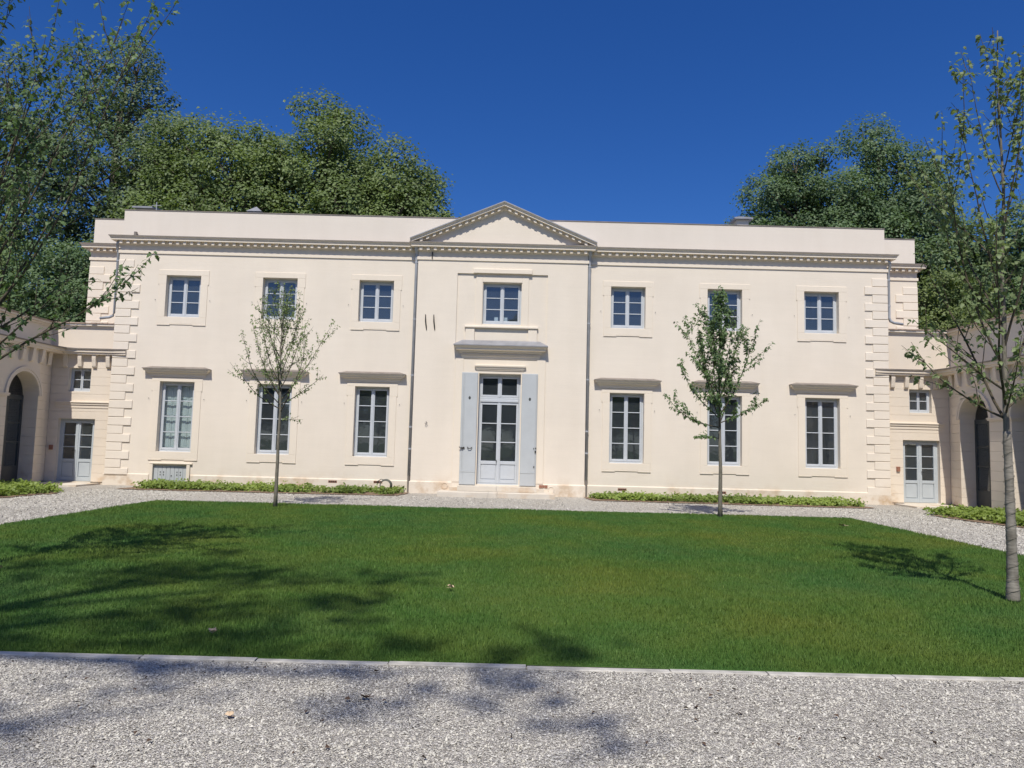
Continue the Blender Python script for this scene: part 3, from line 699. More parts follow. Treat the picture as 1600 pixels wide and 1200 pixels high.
# ------------------------------------------------------------------ wings
BAY_Y, AX, BX = .10, 13.27, 13.58
def make_wing(sgn, ztop, label):
    W_ = empty('arcade_wing', (sgn*13, 0, 0)); tag(W_, label, 'wing')
    ox = -sgn*13
    def X(x): return sgn*x+ox          # mirrored, local to the wing's empty
    def bx(mb, x0, x1, y0, y1, z0, z1): a_, b_ = sorted((X(x0), X(x1))); return mb.box(a_, b_, y0, y1, z0, z1)
    def ch_(mb, x0, x1, yf, yb_, z0, z1, c_=.004): a_, b_ = sorted((X(x0), X(x1))); return mb.cham(a_, b_, yf, yb_, z0, z1, c_)
    dc, dw, db, dt = 12.72, .55, .07, 1.94
    wc, ww, wb, wt = 12.72, .335, 2.77, 3.48
    # bay wall body behind the stone face
    g = MB(); a_, b_ = sorted((X(XC+.005), X(BX+.3)))
    g.grid(a_, b_, 0, ztop, BAY_Y+.02, [(*sorted((X(dc-dw), X(dc+dw))), db, dt, .25), (*sorted((X(wc-ww), X(wc+ww))), wb, wt, .25)]); g.build('wall', 'wing_stone', W_)
    # dark passage behind door, window and arches
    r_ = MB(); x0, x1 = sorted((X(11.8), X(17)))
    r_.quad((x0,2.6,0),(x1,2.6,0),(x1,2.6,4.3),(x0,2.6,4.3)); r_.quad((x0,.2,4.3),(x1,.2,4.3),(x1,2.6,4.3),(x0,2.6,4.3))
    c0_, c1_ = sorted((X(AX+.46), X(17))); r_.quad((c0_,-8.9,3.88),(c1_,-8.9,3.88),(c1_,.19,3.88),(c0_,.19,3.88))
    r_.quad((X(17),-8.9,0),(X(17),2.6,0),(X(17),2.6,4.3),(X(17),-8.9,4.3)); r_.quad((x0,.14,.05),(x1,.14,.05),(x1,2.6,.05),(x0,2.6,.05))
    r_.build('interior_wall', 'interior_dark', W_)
    # stone courses of the bay face
    z = .07; hgt = .262; k = 0
    while z < 3.86:
        z1 = min(z+hgt, 3.89); segs = [(XC+.012, BX)]
        for c0, c1, h0, h1 in ((dc-dw, dc+dw, db, dt), (wc-ww, wc+ww, wb, wt)):
            if z1 > h0+.01 and z < h1-.01:
                if z1 > h1 and z < h1: pass
                segs = [(XC+.012, c0), (c1, BX)]
                if z1 > h1+.01 or z < h0-.01:
                    lo, hi = (h1, z1) if z1 > h1+.01 else (z, h0)
                    if hi-lo > .02: ch_(MB(), c0, c1, BAY_Y-.004, BAY_Y+.03, lo+.003, hi-.003).build('stone_block', 'wing_stone', W_)
        for s0, s1 in segs: ch_(MB(), s0, s1, BAY_Y-.004+rnd.uniform(-.002, .002), BAY_Y+.03, z+.0018, z1-.0018).build('stone_block', 'wing_stone', W_)
        z = z1; k += 1
    # string course
    sc_ = MB()
    ch_(sc_, XC+.02, 13.38, BAY_Y-.07, BAY_Y+.02, 2.42, 2.47, .012); ch_(sc_, XC+.02, 13.38, BAY_Y-.045, BAY_Y+.02, 2.36, 2.42, .01); ch_(sc_, XC+.02, 13.38, BAY_Y-.02, BAY_Y+.02, 2.27, 2.36, .006)
    sc_.build('string_course', 'wing_stone', W_)
    # door
    f = MB(); yf = BAY_Y+.12
    for xa in (dc-dw, dc+dw-.05): bx(f, xa, xa+.05, yf+.01, yf+.08, db, dt)
    bx(f, dc-dw+.05, dc+dw-.05, yf+.01, yf+.08, dt-.05, dt)
    pn = []
    for sx in (-1, 1):
        xa, xb = (dc-dw+.052, dc-.003) if sx < 0 else (dc+.003, dc+dw-.052); S = .07
        ch_(f, xa, xa+S, yf, yf+.05, db+.01, dt-.052); ch_(f, xb-S, xb, yf, yf+.05, db+.01, dt-.052)
        ch_(f, xa+S, xb-S, yf+.002, yf+.05, db+.01, db+.13); ch_(f, xa+S, xb-S, yf+.002, yf+.05, db+.58, db+.67); ch_(f, xa+S, xb-S, yf+.002, yf+.05, dt-.052-.07, dt-.052)
        bx(f, xa+S, xb-S, yf+.03, yf+.045, db+.13, db+.58); ch_(f, xa+S+.015, xb-S-.015, yf+.015, yf+.03, db+.15, db+.56)
        z0, z1 = db+.67, dt-.122; ph = (z1-z0)/3
        for k in range(3):
            if k: ch_(f, xa+S, xb-S, yf+.004, yf+.045, z0+ph*k-.012, z0+ph*k+.012)
            pn.append((xa+S, xb-S, z0+ph*k, z0+ph*(k+1)))
    ch_(f, dc-.025, dc+.025, yf-.012, yf+.01, db+.01, dt-.052)
    d_ = f.build('door', 'paint_door', W_)
    for xa, xb, za, zb_ in pn: bx(MB(), xa, xb, yf+.024, yf+.029, za, zb_).build('pane', 'glass', d_)
    MB().tube([(X(dc+.05), yf, 1.0), (X(dc+.05), yf-.05, 1.0), (X(dc+.11), yf-.05, .99)], .01, 6).build('handle', 'iron', d_)
    # small upper window
    f = MB()
    for xa in (wc-ww, wc+ww-.04): bx(f, xa, xa+.04, yf+.01, yf+.08, wb, wt)
    bx(f, wc-ww+.04, wc+ww-.04, yf+.01, yf+.08, wt-.04, wt); bx(f, wc-ww+.04, wc+ww-.04, yf-.015, yf+.08, wb, wb+.05)
    pn = []
    for sx in (-1, 1):
        xa, xb = (wc-ww+.042, wc-.003) if sx < 0 else (wc+.003, wc+ww-.042); S = .035
        ch_(f, xa, xa+S, yf, yf+.05, wb+.05, wt-.042); ch_(f, xb-S, xb, yf, yf+.05, wb+.05, wt-.042)
        ch_(f, xa+S, xb-S, yf, yf+.05, wb+.05, wb+.10); ch_(f, xa+S, xb-S, yf, yf+.05, wt-.085, wt-.042)
        zm = (wb+.10+wt-.085)/2; ch_(f, xa+S, xb-S, yf+.004, yf+.045, zm-.012, zm+.012)
        pn += [(xa+S, xb-S, wb+.10, zm), (xa+S, xb-S, zm, wt-.085)]
    d_ = f.build('window', 'paint_frame', W_)
    for xa, xb, za, zb_ in pn: bx(MB(), xa, xb, yf+.024, yf+.029, za, zb_).build('pane', 'glass', d_)
    # door slab, little box by the door
    bx(MB(), dc-.85, dc+.75, -1.15, BAY_Y-.01, -.02, .045).build('threshold_slab', 'step_stone', W_)
    bx(MB(), dc-dw-.02, dc+dw+.02, BAY_Y-.06, BAY_Y+.3, .046, .072).build('door_sill', 'step_stone', W_)
    kx = 12.0 if sgn > 0 else 13.42
    bx(MB(), kx-.05, kx+.05, BAY_Y-.05, BAY_Y, 1.0, 1.14).build('intercom_box', 'brick_red', W_)
    # ------- arcade wall
    r0, zs, pitch, c1 = .65, 2.55, 2.2, -1.58
    n = 4; yend = c1-pitch*(n-1)-r0-.9; th = .45
    ycs = [c1-pitch*i for i in range(n)]
    def Q(mb, *pts): return mb.add([(X(a_), b_, c_) for a_, b_, c_ in pts], [tuple(range(len(pts))) if sgn > 0 else tuple(reversed(range(len(pts))))])
    # canted wall between bay and arcade, course by course
    z = .07; yj = c1+r0
    while z < 3.86:
        z1 = min(z+hgt, 3.89); dx_, dy_ = AX-BX, yj-BAY_Y; L_ = math.hypot(dx_, dy_); nx_, ny_ = -dy_/L_, dx_/L_
        if nx_ > 0: nx_, ny_ = -nx_, -ny_
        P4 = [(BX+.004, BAY_Y), (AX, yj), (AX+.45, yj), (BX+.45, BAY_Y+.05)]; c_ = .004
        fr = [(P4[0][0]-nx_*c_, P4[0][1]-ny_*c_), (P4[1][0]-nx_*c_, P4[1][1]-ny_*c_)]
        mb = MB(); a0, a1 = z+.0018, z1-.0018
        Q0 = lambda *pts: mb.add([(X(p_[0]), p_[1], p_[2]) for p_ in pts], [tuple(range(len(pts)))])
        Q0((*P4[0], a0+c_), (*P4[1], a0+c_), (*P4[1], a1-c_), (*P4[0], a1-c_)); Q0((*P4[0], a0+c_), (*P4[1], a0+c_), (*fr[1], a0), (*fr[0], a0)); Q0((*P4[0], a1-c_), (*P4[1], a1-c_), (*fr[1], a1), (*fr[0], a1))
        Q0((*P4[1], a0), (*P4[2], a0), (*P4[2], a1), (*P4[1], a1)); Q0((*fr[0], a1), (*fr[1], a1), (*P4[2], a1), (*P4[3], a1)); Q0((*fr[0], a0), (*fr[1], a0), (*P4[2], a0), (*P4[3], a0))
        mb.build('stone_block', 'wing_stone', W_); z = z1
    # piers, course by course
    edges = [BAY_Y] + [v for yc in ycs for v in (yc+r0, yc-r0)] + [yend]
    for i in range(2, len(edges), 2):
        ya, yb_ = edges[i+1], edges[i]
        z = .0
        while z < 2.42:
            z1 = min(z+.262+(.08 if z == 0 else 0), 2.43)
            mb = MB(); c_ = .004; x0 = AX
            # chamfered block facing the court
            v = [(x0,ya+c_,z+.0018+c_),(x0,yb_-c_,z+.0018+c_),(x0,yb_-c_,z1-.0018-c_),(x0,ya+c_,z1-.0018-c_),
                 (x0+c_,ya,z+.0018),(x0+c_,yb_,z+.0018),(x0+c_,yb_,z1-.0018),(x0+c_,ya,z1-.0018),
                 (x0+th,ya,z+.0018),(x0+th,yb_,z+.0018),(x0+th,yb_,z1-.0018),(x0+th,ya,z1-.0018)]
            mb.add([(X(p_[0]), p_[1], p_[2]) for p_ in v], [(0,1,2,3),(0,4,5,1),(1,5,6,2),(2,6,7,3),(3,7,4,0),(4,8,9,5),(5,9,10,6),(6,10,11,7),(7,11,8,4),(8,11,10,9)])
            mb.build('stone_block', 'wing_stone', W_); z = z1
        im = MB()
        for d_, z0, z1 in ((.0, 2.43, 2.47), (.035, 2.47, 2.51), (.05, 2.51, 2.55)):
            bx(im, AX-d_, AX+th, ya-d_, min(yb_+d_, BAY_Y-.01), z0+.001, z1)
        im.build('impost', 'wing_stone', W_)
    # spandrels with round heads
    sp_ = MB(); K = 18; ztw = 3.89
    def arcpts(yc, r): return [(yc+r*math.cos(math.pi*k/K), zs+r*math.sin(math.pi*k/K)) for k in range(K+1)]
    for i, yc in enumerate(ycs):
        A = arcpts(yc, r0); ya, yb_ = yc-pitch/2, yc+pitch/2
        if i == 0: yb_ = yc+r0+.001
        if i == n-1: ya = yend
        for k in range(K):
            (y0, z0), (y1, z1) = A[k], A[k+1]
            Q(sp_, (AX, y0, z0), (AX, y0, ztw), (AX, y1, ztw), (AX, y1, z1))
            Q(sp_, (AX, y0, z0), (AX, y1, z1), (AX+th, y1, z1), (AX+th, y0, z0))
            Q(sp_, (AX+th, y0, z0), (AX+th, y1, z1), (AX+th, y1, ztw), (AX+th, y0, ztw))
        Q(sp_, (AX, yb_, zs), (AX, yb_, ztw), (AX, yc+r0, ztw), (AX, yc+r0, zs)); Q(sp_, (AX, yc-r0, zs), (AX, yc-r0, ztw), (AX, ya, ztw), (AX, ya, zs))
        Q(sp_, (AX+th, yb_, zs), (AX+th, yb_, ztw), (AX+th, yc+r0, ztw), (AX+th, yc+r0, zs)); Q(sp_, (AX+th, yc-r0, zs), (AX+th, yc-r0, ztw), (AX+th, ya, ztw), (AX+th, ya, zs))
    sp_.build('spandrel_wall', 'wing_stone', W_)
    for yc in ycs:
        ar = MB()
        for ra, rb, d_ in ((r0+.005, r0+.07, .03), (r0+.072, r0+.13, .045)):
            A, B = arcpts(yc, ra), arcpts(yc, rb)
            for k in range(K):
                Q(ar, (AX-d_, *A[k]), (AX-d_, *B[k]), (AX-d_, *B[k+1]), (AX-d_, *A[k+1]))
                Q(ar, (AX-d_, *A[k]), (AX-d_, *A[k+1]), (AX+.01, *A[k+1]), (AX+.01, *A[k])); Q(ar, (AX-d_, *B[k]), (AX+.01, *B[k]), (AX+.01, *B[k+1]), (AX-d_, *B[k+1]))
        ar.build('archivolt', 'wing_stone', W_)
        # dark glazed screen inside the arch
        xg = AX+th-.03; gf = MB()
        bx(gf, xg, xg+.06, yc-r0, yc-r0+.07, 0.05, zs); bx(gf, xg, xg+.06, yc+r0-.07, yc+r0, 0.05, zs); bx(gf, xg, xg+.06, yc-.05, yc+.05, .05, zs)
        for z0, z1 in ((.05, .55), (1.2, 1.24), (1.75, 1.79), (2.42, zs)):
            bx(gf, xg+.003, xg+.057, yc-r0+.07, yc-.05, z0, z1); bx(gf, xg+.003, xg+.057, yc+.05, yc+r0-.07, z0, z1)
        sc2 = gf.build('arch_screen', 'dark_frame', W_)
        for za, zb_ in ((.55, 1.2), (1.24, 1.75), (1.79, 2.42)):
            for ya, yb_ in ((yc-r0+.07, yc-.05), (yc+.05, yc+r0-.07)): bx(MB(), xg+.02, xg+.026, ya, yb_, za, zb_).build('pane', 'glass', sc2)
        fl = MB(); A = arcpts(yc, r0); fl.add([(X(xg+.022), *a_) for a_ in A], [tuple(range(K+1))]); fl.build('fanlight', 'glass', sc2)
    # ------- deep cornice on brackets, rounded into the corner
    E_ = [(11.30, -.11), (11.72, -.115), (12.75, -.12), (12.97, -.25), (13.05, -.6), (13.07, -1.0), (13.07, yend)]
    I_ = [(11.30, .01), (11.72, BAY_Y), (12.75, BAY_Y), (BX, BAY_Y-.02), (13.43, -.4), (AX, yj), (AX, yend)]
    T_ = [(11.30, .16), (11.72, .16), (12.75, .16), (13.67, .16), (13.67, -.4), (13.67, yj), (13.67, yend)]
    cm = MB(); zt_ = MB()
    def lerp(e, i_, t): return (e[0]+(i_[0]-e[0])*t, e[1]+(i_[1]-e[1])*t)
    for k in range(len(E_)-1):
        e0, e1, i0, i1 = E_[k], E_[k+1], I_[k], I_[k+1]
        q0, q1, m0, m1 = lerp(e0, i0, .14), lerp(e1, i1, .14), lerp(e0, i0, .30), lerp(e1, i1, .30)
        Q(cm, (*q0, 4.032), (*q1, 4.032), (*q1, 3.95), (*q0, 3.95)); Q(cm, (*q0, 3.95), (*q1, 3.95), (*m1, 3.945), (*m0, 3.945)); Q(cm, (*m0, 3.945), (*m1, 3.945), (*m1, 3.89), (*m0, 3.89)); Q(cm, (*m0, 3.89), (*m1, 3.89), (*i1, 3.885), (*i0, 3.885))
        Q(zt_, (*e0, 4.03), (*e1, 4.03), (*e1, 4.065), (*e0, 4.065)); Q(zt_, (*e0, 4.065), (*e1, 4.065), (*T_[k+1], 4.07), (*T_[k], 4.07)); Q(zt_, (*e0, 4.03), (*q0, 4.031), (*q1, 4.031), (*e1, 4.03))
    e0, i0 = E_[0], I_[0]; q0, m0 = lerp(e0, i0, .14), lerp(e0, i0, .30)
    Q(cm, (*q0, 4.03), (*q0, 3.95), (*m0, 3.945), (*m0, 3.89), (*i0, 3.885), (*i0, 4.03)); Q(zt_, (*e0, 4.065), (*e0, 4.03), (*i0, 4.03), (*i0, 4.065))
    cm.build('cornice', 'wing_stone', W_); zt_.build('cornice_flashing', 'zinc_dark', W_)
    def bracket(px, py, nx, ny):
        # scroll bracket: deep on top, rounded foot
        wd = .058; prof = [(0, 3.887), (.115, 3.887), (.115, 3.80), (.108, 3.74), (.095, 3.66), (.085, 3.58), (.075, 3.53), (.05, 3.50), (.02, 3.49), (0, 3.49)]
        mb = MB(); tx, ty_ = -ny, nx; k = len(prof)
        v = [(X(px+nx*d_+tx*s_*wd), py+ny*d_+ty_*s_*wd, z_) for s_ in (-1, 1) for d_, z_ in prof]
        mb.add(v, [tuple(range(k)), tuple(reversed(range(k, 2*k)))]+[(j, (j+1) % k+0, (j+1) % k+k, j+k) for j in range(k)])
        mb.build('bracket', 'wing_stone', W_)
    for bx_ in (11.86, 12.28, 12.71, 13.15): bracket(bx_, BAY_Y-.003, 0, -1)
    bracket(13.44, -.35, -.94, -.34)
    y = -.98
    while y > yend: bracket(AX+.001, y, -1, 0); y -= .42
    # attic above
    at = MB(); AT = 13.66; xq = sorted((X(XC+.004), X(AT)))
    at.quad((xq[0], BAY_Y+.05, 4.0), (xq[1], BAY_Y+.05, 4.0), (xq[1], BAY_Y+.05, ztop), (xq[0], BAY_Y+.05, ztop))
    Q(at, (AT, BAY_Y+.05, 4.0), (AT, BAY_Y+.05, ztop), (AT, yend, ztop), (AT, yend, 4.0))
    at.build('attic_wall', 'stucco', W_)
    ev = MB()
    for z0, z1, o_ in ((ztop-.12, ztop-.06, .05), (ztop-.06, ztop, .11)):
        bx(ev, XC-.10 if o_ > .1 else XC+.004, AT+.3, BAY_Y+.05-o_, 1.0, z0+.001, z1); bx(ev, AT-o_, 17.2, yend, BAY_Y+.05-o_-.001, z0+.002, z1-.001)
    ev.build('eaves', 'stucco_smooth', W_)
    tl = MB(); xx = XC-.10
    while xx < AT+.1:
        bx(tl, xx, xx+.16, BAY_Y-.09+rnd.uniform(-.012, .012), 1.0, ztop+.002, ztop+.03+rnd.uniform(0, .012)); xx += .165
    y = BAY_Y-.25
    while y > yend:
        bx(tl, AT-.14+rnd.uniform(-.012, .012), 17.2, y, y+.16, ztop+.002, ztop+.03+rnd.uniform(0, .012)); y -= .165
    tag(tl.build('eave_tiles', 'roof_tile', W_), kind='stuff')
    bk_ = MB(); Q(bk_, (17.2, yend, 0), (17.2, 2.6, 0), (17.2, 2.6, ztop), (17.2, yend, ztop)); Q(bk_, (AX, yend, 0), (17.2, yend, 0), (17.2, yend, ztop), (AX, yend, ztop)); Q(bk_, (13.3, 2.6, 0), (17.2, 2.6, 0), (17.2, 2.6, ztop), (13.3, 2.6, ztop))
    Q(bk_, (AX+th+.02, yend, .04), (17.2, yend, .04), (17.2, BAY_Y, .04), (AX+th+.02, BAY_Y, .04))
    bk_.build('back_wall', 'wing_stone', W_)
make_wing(-1, 4.83, 'left arcade wing of pale stone with lower attic and grey-blue door')
make_wing(1, 5.27, 'right arcade wing of pale stone with taller attic, behind the wrapped tree trunk')

# ------------------------------------------------------------------ foliage helpers
def leaves_np(P, Nrm, size, fold=.18, aspect=.62, droop=None, g=None):
    """diamond leaves folded on the midrib: 4 verts, 2 tris each"""
    g = g or rng; n = len(P)
    Nrm = Nrm/np.linalg.norm(Nrm, axis=1, keepdims=True)
    a = g.normal(0, 1, (n, 3)) if droop is None else droop
    T = a-(a*Nrm).sum(1, keepdims=True)*Nrm; T /= np.linalg.norm(T, axis=1, keepdims=True)+1e-9
    B = np.cross(Nrm, T); s = size[:, None]
    base = P; tip = P+T*s-Nrm*s*.12; L = P+T*s*.45+B*s*aspect*.5+Nrm*s*fold; Rr = P+T*s*.45-B*s*aspect*.5+Nrm*s*fold
    V = np.stack([base, L, tip, Rr], 1).reshape(-1, 3)
    i = np.arange(n)*4; F = np.stack([i, i+2, i+1, i, i+3, i+2], 1).reshape(-1)
    return V, F

LOBED = [(0, 0), (.10, .22), (.30, .30), (.40, .18), (.52, .40), (.62, .20), (.80, .16), (1.0, 0)]
def leaves_lobed(P, Nrm, size, droop, g):
    n = len(P); Nrm = Nrm/np.linalg.norm(Nrm, axis=1, keepdims=True)
    T = droop-(droop*Nrm).sum(1, keepdims=True)*Nrm; T /= np.linalg.norm(T, axis=1, keepdims=True)+1e-9
    B = np.cross(Nrm, T); s = size[:, None]
    out = LOBED+[(u, -v) for u, v in LOBED[-2:0:-1]]; k = len(out)
    curl = g.normal(.25, .15, n)[:, None]
    V = np.stack([P+T*s*u+B*s*v*.95+Nrm*s*(abs(v)*.35-curl*u*u*.6) for u, v in out], 1).reshape(-1, 3)
    tri = []
    for a in range(1, k//2):            # strip between both sides of the midrib
        b = k-a
        if a < k//2-1: tri += [(a, a+1, b), (a+1, b-1, b)]
        else: tri += [(a, a+1, b)]
    tri = [(0, 1, k-1)]+tri
    F = (np.array(tri)[None]+(np.arange(n)*k)[:, None, None]).reshape(-1)
    return V, F

def big_tree(name, label, base, H, zc, rad, nl, lobe, leaf, mat, seed, dens=1.0, open_=0.0, group=None, per=60, shape=1.0):
    g = np.random.default_rng(seed); rn = random.Random(seed)
    o = empty(name, base); tag(o, label, 'tree', group)
    rx, ry, rz = rad; nl = int(nl*1.35); lobe *= .92; leaf *= .80
    # lobes through the crown
    lobes = []; tries = 0
    while len(lobes) < nl and tries < 4000:
        tries += 1; d = g.normal(0, 1, 3); d /= np.linalg.norm(d)
        if d[2] < -.75: continue
        q = .35+.52*g.random()**.6
        taper = 1-shape*.35*max(0, d[2])
        c = np.array([d[0]*rx*q*taper, d[1]*ry*q*taper, zc+d[2]*rz*q]); r = lobe*(.7+.6*g.random())
        if all(np.linalg.norm(c-l[0]) > .55*(r+l[1])*(1+open_) for l in lobes): lobes.append((c, r))
    tb = MB(); tr = H*.018+.06
    fork = max(1.5, zc-rz*.75); lean = np.array([rn.uniform(-.3, .3), rn.uniform(-.3, .3), 0])
    top = np.array([lean[0]*2, lean[1]*2, zc+rz*.45])
    trunk = [np.array([0, 0, -.2]), np.array([0, 0, .4]), lean*.6+np.array([0, 0, fork*.6]), lean+np.array([0, 0, fork]), lean*1.5+np.array([0, 0, (fork+top[2])/2]), top]
    tb.tube(trunk, [tr*1.5, tr*1.1, tr*.95, tr*.85, tr*.5, tr*.15], 8)
    for c, r in lobes:
        t = min(.98, max(0, (c[2]-r*.8-fork*.9)/(top[2]-fork))); t = t*.8
        s0 = trunk[3]*(1-t)+top*t; mid = s0*.45+c*.55+np.array([g.normal(0, .3), g.normal(0, .3), -.12*np.linalg.norm(c-s0)])
        p = [s0*(1-u)**2+2*mid*u*(1-u)+c*u*u for u in (0, .25, .5, .75, 1)]
        L = np.linalg.norm(c-s0); b0 = min(tr*.5, .03+.022*L)
        tb.tube(p, [b0, b0*.8, b0*.6, b0*.45, b0*.3], 5, False)
        for k in range(5):
            d = g.normal(0, 1, 3); d /= np.linalg.norm(d); d[2] = abs(d[2])*.8
            e = c+d*r*.9; q0 = p[3]*.5+p[4]*.5
            tb.tube([q0, (q0+e)/2+np.array([0, 0, -.08]), e], [b0*.3, b0*.2, .008], 4, False)
    tb.build('trunk', 'bark_big', o, True)
    P = []; Nn = []
    for c, r in lobes:
        K = int(1.42*per*dens*(r/lobe)**2); d = g.normal(0, 1, (K, 3)); d /= np.linalg.norm(d, axis=1, keepdims=True)
        d = d[(d[:, 2] > -.35) | (g.random(K) < .45)]; K = len(d)
        rr = r*(.45+.6*g.random(K)**.5); cc_ = c+d*rr[:, None]*np.array([1, 1, .85])
        m_ = 17; q = np.repeat(cc_, m_, 0)+g.normal(0, 1, (K*m_, 3))*np.array([.24, .24, .17])*lobe/1.4
        P.append(q); Nn.append(np.repeat(d, m_, 0)*.5+np.array([-.03, -.34, .55])+g.normal(0, .34, (K*m_, 3)))
    P = np.concatenate(P); Nn = np.concatenate(Nn)
    V, F = leaves_np(P, Nn, leaf*(.55+.5*g.random(len(P))), .12, .8, None, g)
    np_mesh('crown', V, F, 3, mat, o)
    return o
def place_copy(src, loc, rot, sc, label, group=None):
    c = copy_tree(src, None, loc); c.rotation_euler.z = rot; c.scale = (sc, sc, sc*1.02); c['label'] = label
    if group: c['group'] = group
    return c
GB_ = 'tall trees behind the villa'
T1 = big_tree('plane_tree', 'tall dense tree behind the roof halfway between left end and pediment', (-10.4, 18, 0), 21, 14.2, (4.3, 4.2, 6.9), 38, 1.65, .27, 'leaf_plane', 11, 1.0, .0, GB_, 62, .8)
T1b = big_tree('plane_tree', 'rounded lower tree behind the roof just left of the pediment', (-6.3, 17.5, 0), 18, 12.2, (3.7, 3.8, 5.8), 32, 1.55, .26, 'leaf_plane', 31, 1.0, .0, GB_, 62, .9)
T2 = big_tree('plane_tree', 'broad yellow-green tree above the parapet near the left roof end', (-15.6, 17, 0), 19, 12.8, (4.8, 4.2, 6.6), 40, 1.65, .26, 'leaf_plane', 12, .95, .03, GB_, 60, .5)
big_tree('plane_tree', 'loose tree filling the dip beside the tallest left tree', (-19.6, 19, 0), 20, 13.4, (3.6, 3.8, 7.2), 32, 1.5, .26, 'leaf_blue', 29, .85, .12, GB_, 56, .6)
T3 = big_tree('plane_tree', 'tallest open tree with visible limbs, left behind the roof corner', (-23.2, 20, 0), 26, 16.8, (4.0, 4.4, 9.4), 34, 1.5, .26, 'leaf_blue', 13, .75, .3, GB_, 52, .7)
T4 = big_tree('plane_tree', 'airy tall tree at the far left edge behind the wing', (-29.0, 17, 0), 24, 14.5, (5.0, 5, 8.6), 36, 1.6, .26, 'leaf_blue', 14, .75, .25, GB_, 52, .5)
T5 = big_tree('lime_tree', 'dark domed tree behind the roof end with the chimney', (16.3, 18, 0), 19, 12.0, (4.7, 4.2, 7.1), 44, 1.45, .23, 'leaf_dark', 15, 1.05, -.05, GB_, 70, .9)
T6 = big_tree('lime_tree', 'dark peaked tree rising behind the right roof corner', (20.9, 18.5, 0), 20, 12.7, (4.6, 4.2, 8.1), 44, 1.45, .23, 'leaf_dark', 16, 1.05, -.05, GB_, 70, .9)
T7 = big_tree('lime_tree', 'shady tree behind the right wing at the picture edge', (26.0, 14, 0), 15, 8.6, (4.8, 4.2, 6.2), 36, 1.5, .24, 'leaf_dark', 17, 1.0, -.05, GB_, 66, .6)
big_tree('laurel_tree', 'low bright green bushy tree just behind the right wing roof', (18.4, 8.5, 0), 9, 5.9, (3.0, 2.4, 3.4), 30, 1.0, .17, 'leaf_bright', 18, .9, .0, None, 62, .5)
L2 = big_tree('laurel_tree', 'dense low dark tree behind the left wing beside the villa corner', (-17.4, 8.5, 0), 10, 6.0, (3.3, 2.6, 4.0), 34, 1.1, .18, 'leaf_dark', 19, 1.05, -.05, None, 66, .5)
big_tree('laurel_tree', 'low green tree rising behind the left wing at the picture edge', (-22.3, 8.0, 0), 10, 6.3, (3.3, 2.6, 4.2), 34, 1.1, .18, 'leaf_plane', 20, 1.0, -.05, None, 62, .5)
# far wood closing the gaps low behind the villa
far = big_tree('lime_tree', 'far dark tree low behind the left wood', (-30, 34, 0), 14, 8, (7, 5, 7), 40, 2.1, .34, 'leaf_dark', 21, 1.0, -.05, GB_, 60, .4)
place_copy(far, (-19, 36, 0), 1.2, .95, 'far dark tree low between the left trees', GB_)
place_copy(far, (24, 36, 0), 2.2, 1.0, 'far dark tree low behind the right trees', GB_)
place_copy(far, (35, 30, 0), .5, 1.05, 'far dark tree beyond the right picture edge', GB_)
# park trees behind the viewer: they shade the forecourt and stand in the window reflections
GP = 'park trees behind the viewer'
big_tree('plane_tree', 'open park tree behind the viewer shading lawn and forecourt', (-6.2, -29.2, 0), 23, 18.6, (5.0, 4.4, 3.0), 22, 1.25, .27, 'leaf_plane', 38, .105, .35, GP, 46, .3)
for i, (x, y, rz, sc, lb) in enumerate(((-22, -58, .4, .95, 'broad park tree behind the viewer to the far left'), (-10, -64, 1.7, .8, 'park tree behind the viewer left of the axis'), (1, -60, 2.9, .92, 'park tree behind the viewer on the axis'), (12, -63, 4.0, .78, 'park tree behind the viewer right of the axis'), (24, -57, 5.1, .95, 'park tree behind the viewer to the far right'))):
    place_copy(T5 if i % 2 else T1, (x, y, -3.5), rz, sc, lb, GP)
for i, (x, sc, lb) in enumerate(((-27, 1.5, 'dense shrub behind the viewer, far left of the row'), (-18, 1.6, 'dense shrub behind the viewer, left of the row'), (-9.5, 1.5, 'dense shrub behind the viewer, left of the axis'), (-1, 1.6, 'dense shrub behind the viewer on the axis'), (7.5, 1.5, 'dense shrub behind the viewer, right of the axis'), (16, 1.6, 'dense shrub behind the viewer, right of the row'), (25, 1.5, 'dense shrub behind the viewer, far right of the row'))):
    place_copy(L2, (x, -52-2*(i % 2), -2.6), i*1.3, sc, lb, 'shrubs behind the viewer')
place_copy(far, (-33, -60, -1), 1, .95, 'dark park tree behind the viewer at the far left end', GP)
place_copy(far, (35, -60, -1), 3, .95, 'dark park tree behind the viewer at the far right end', GP)

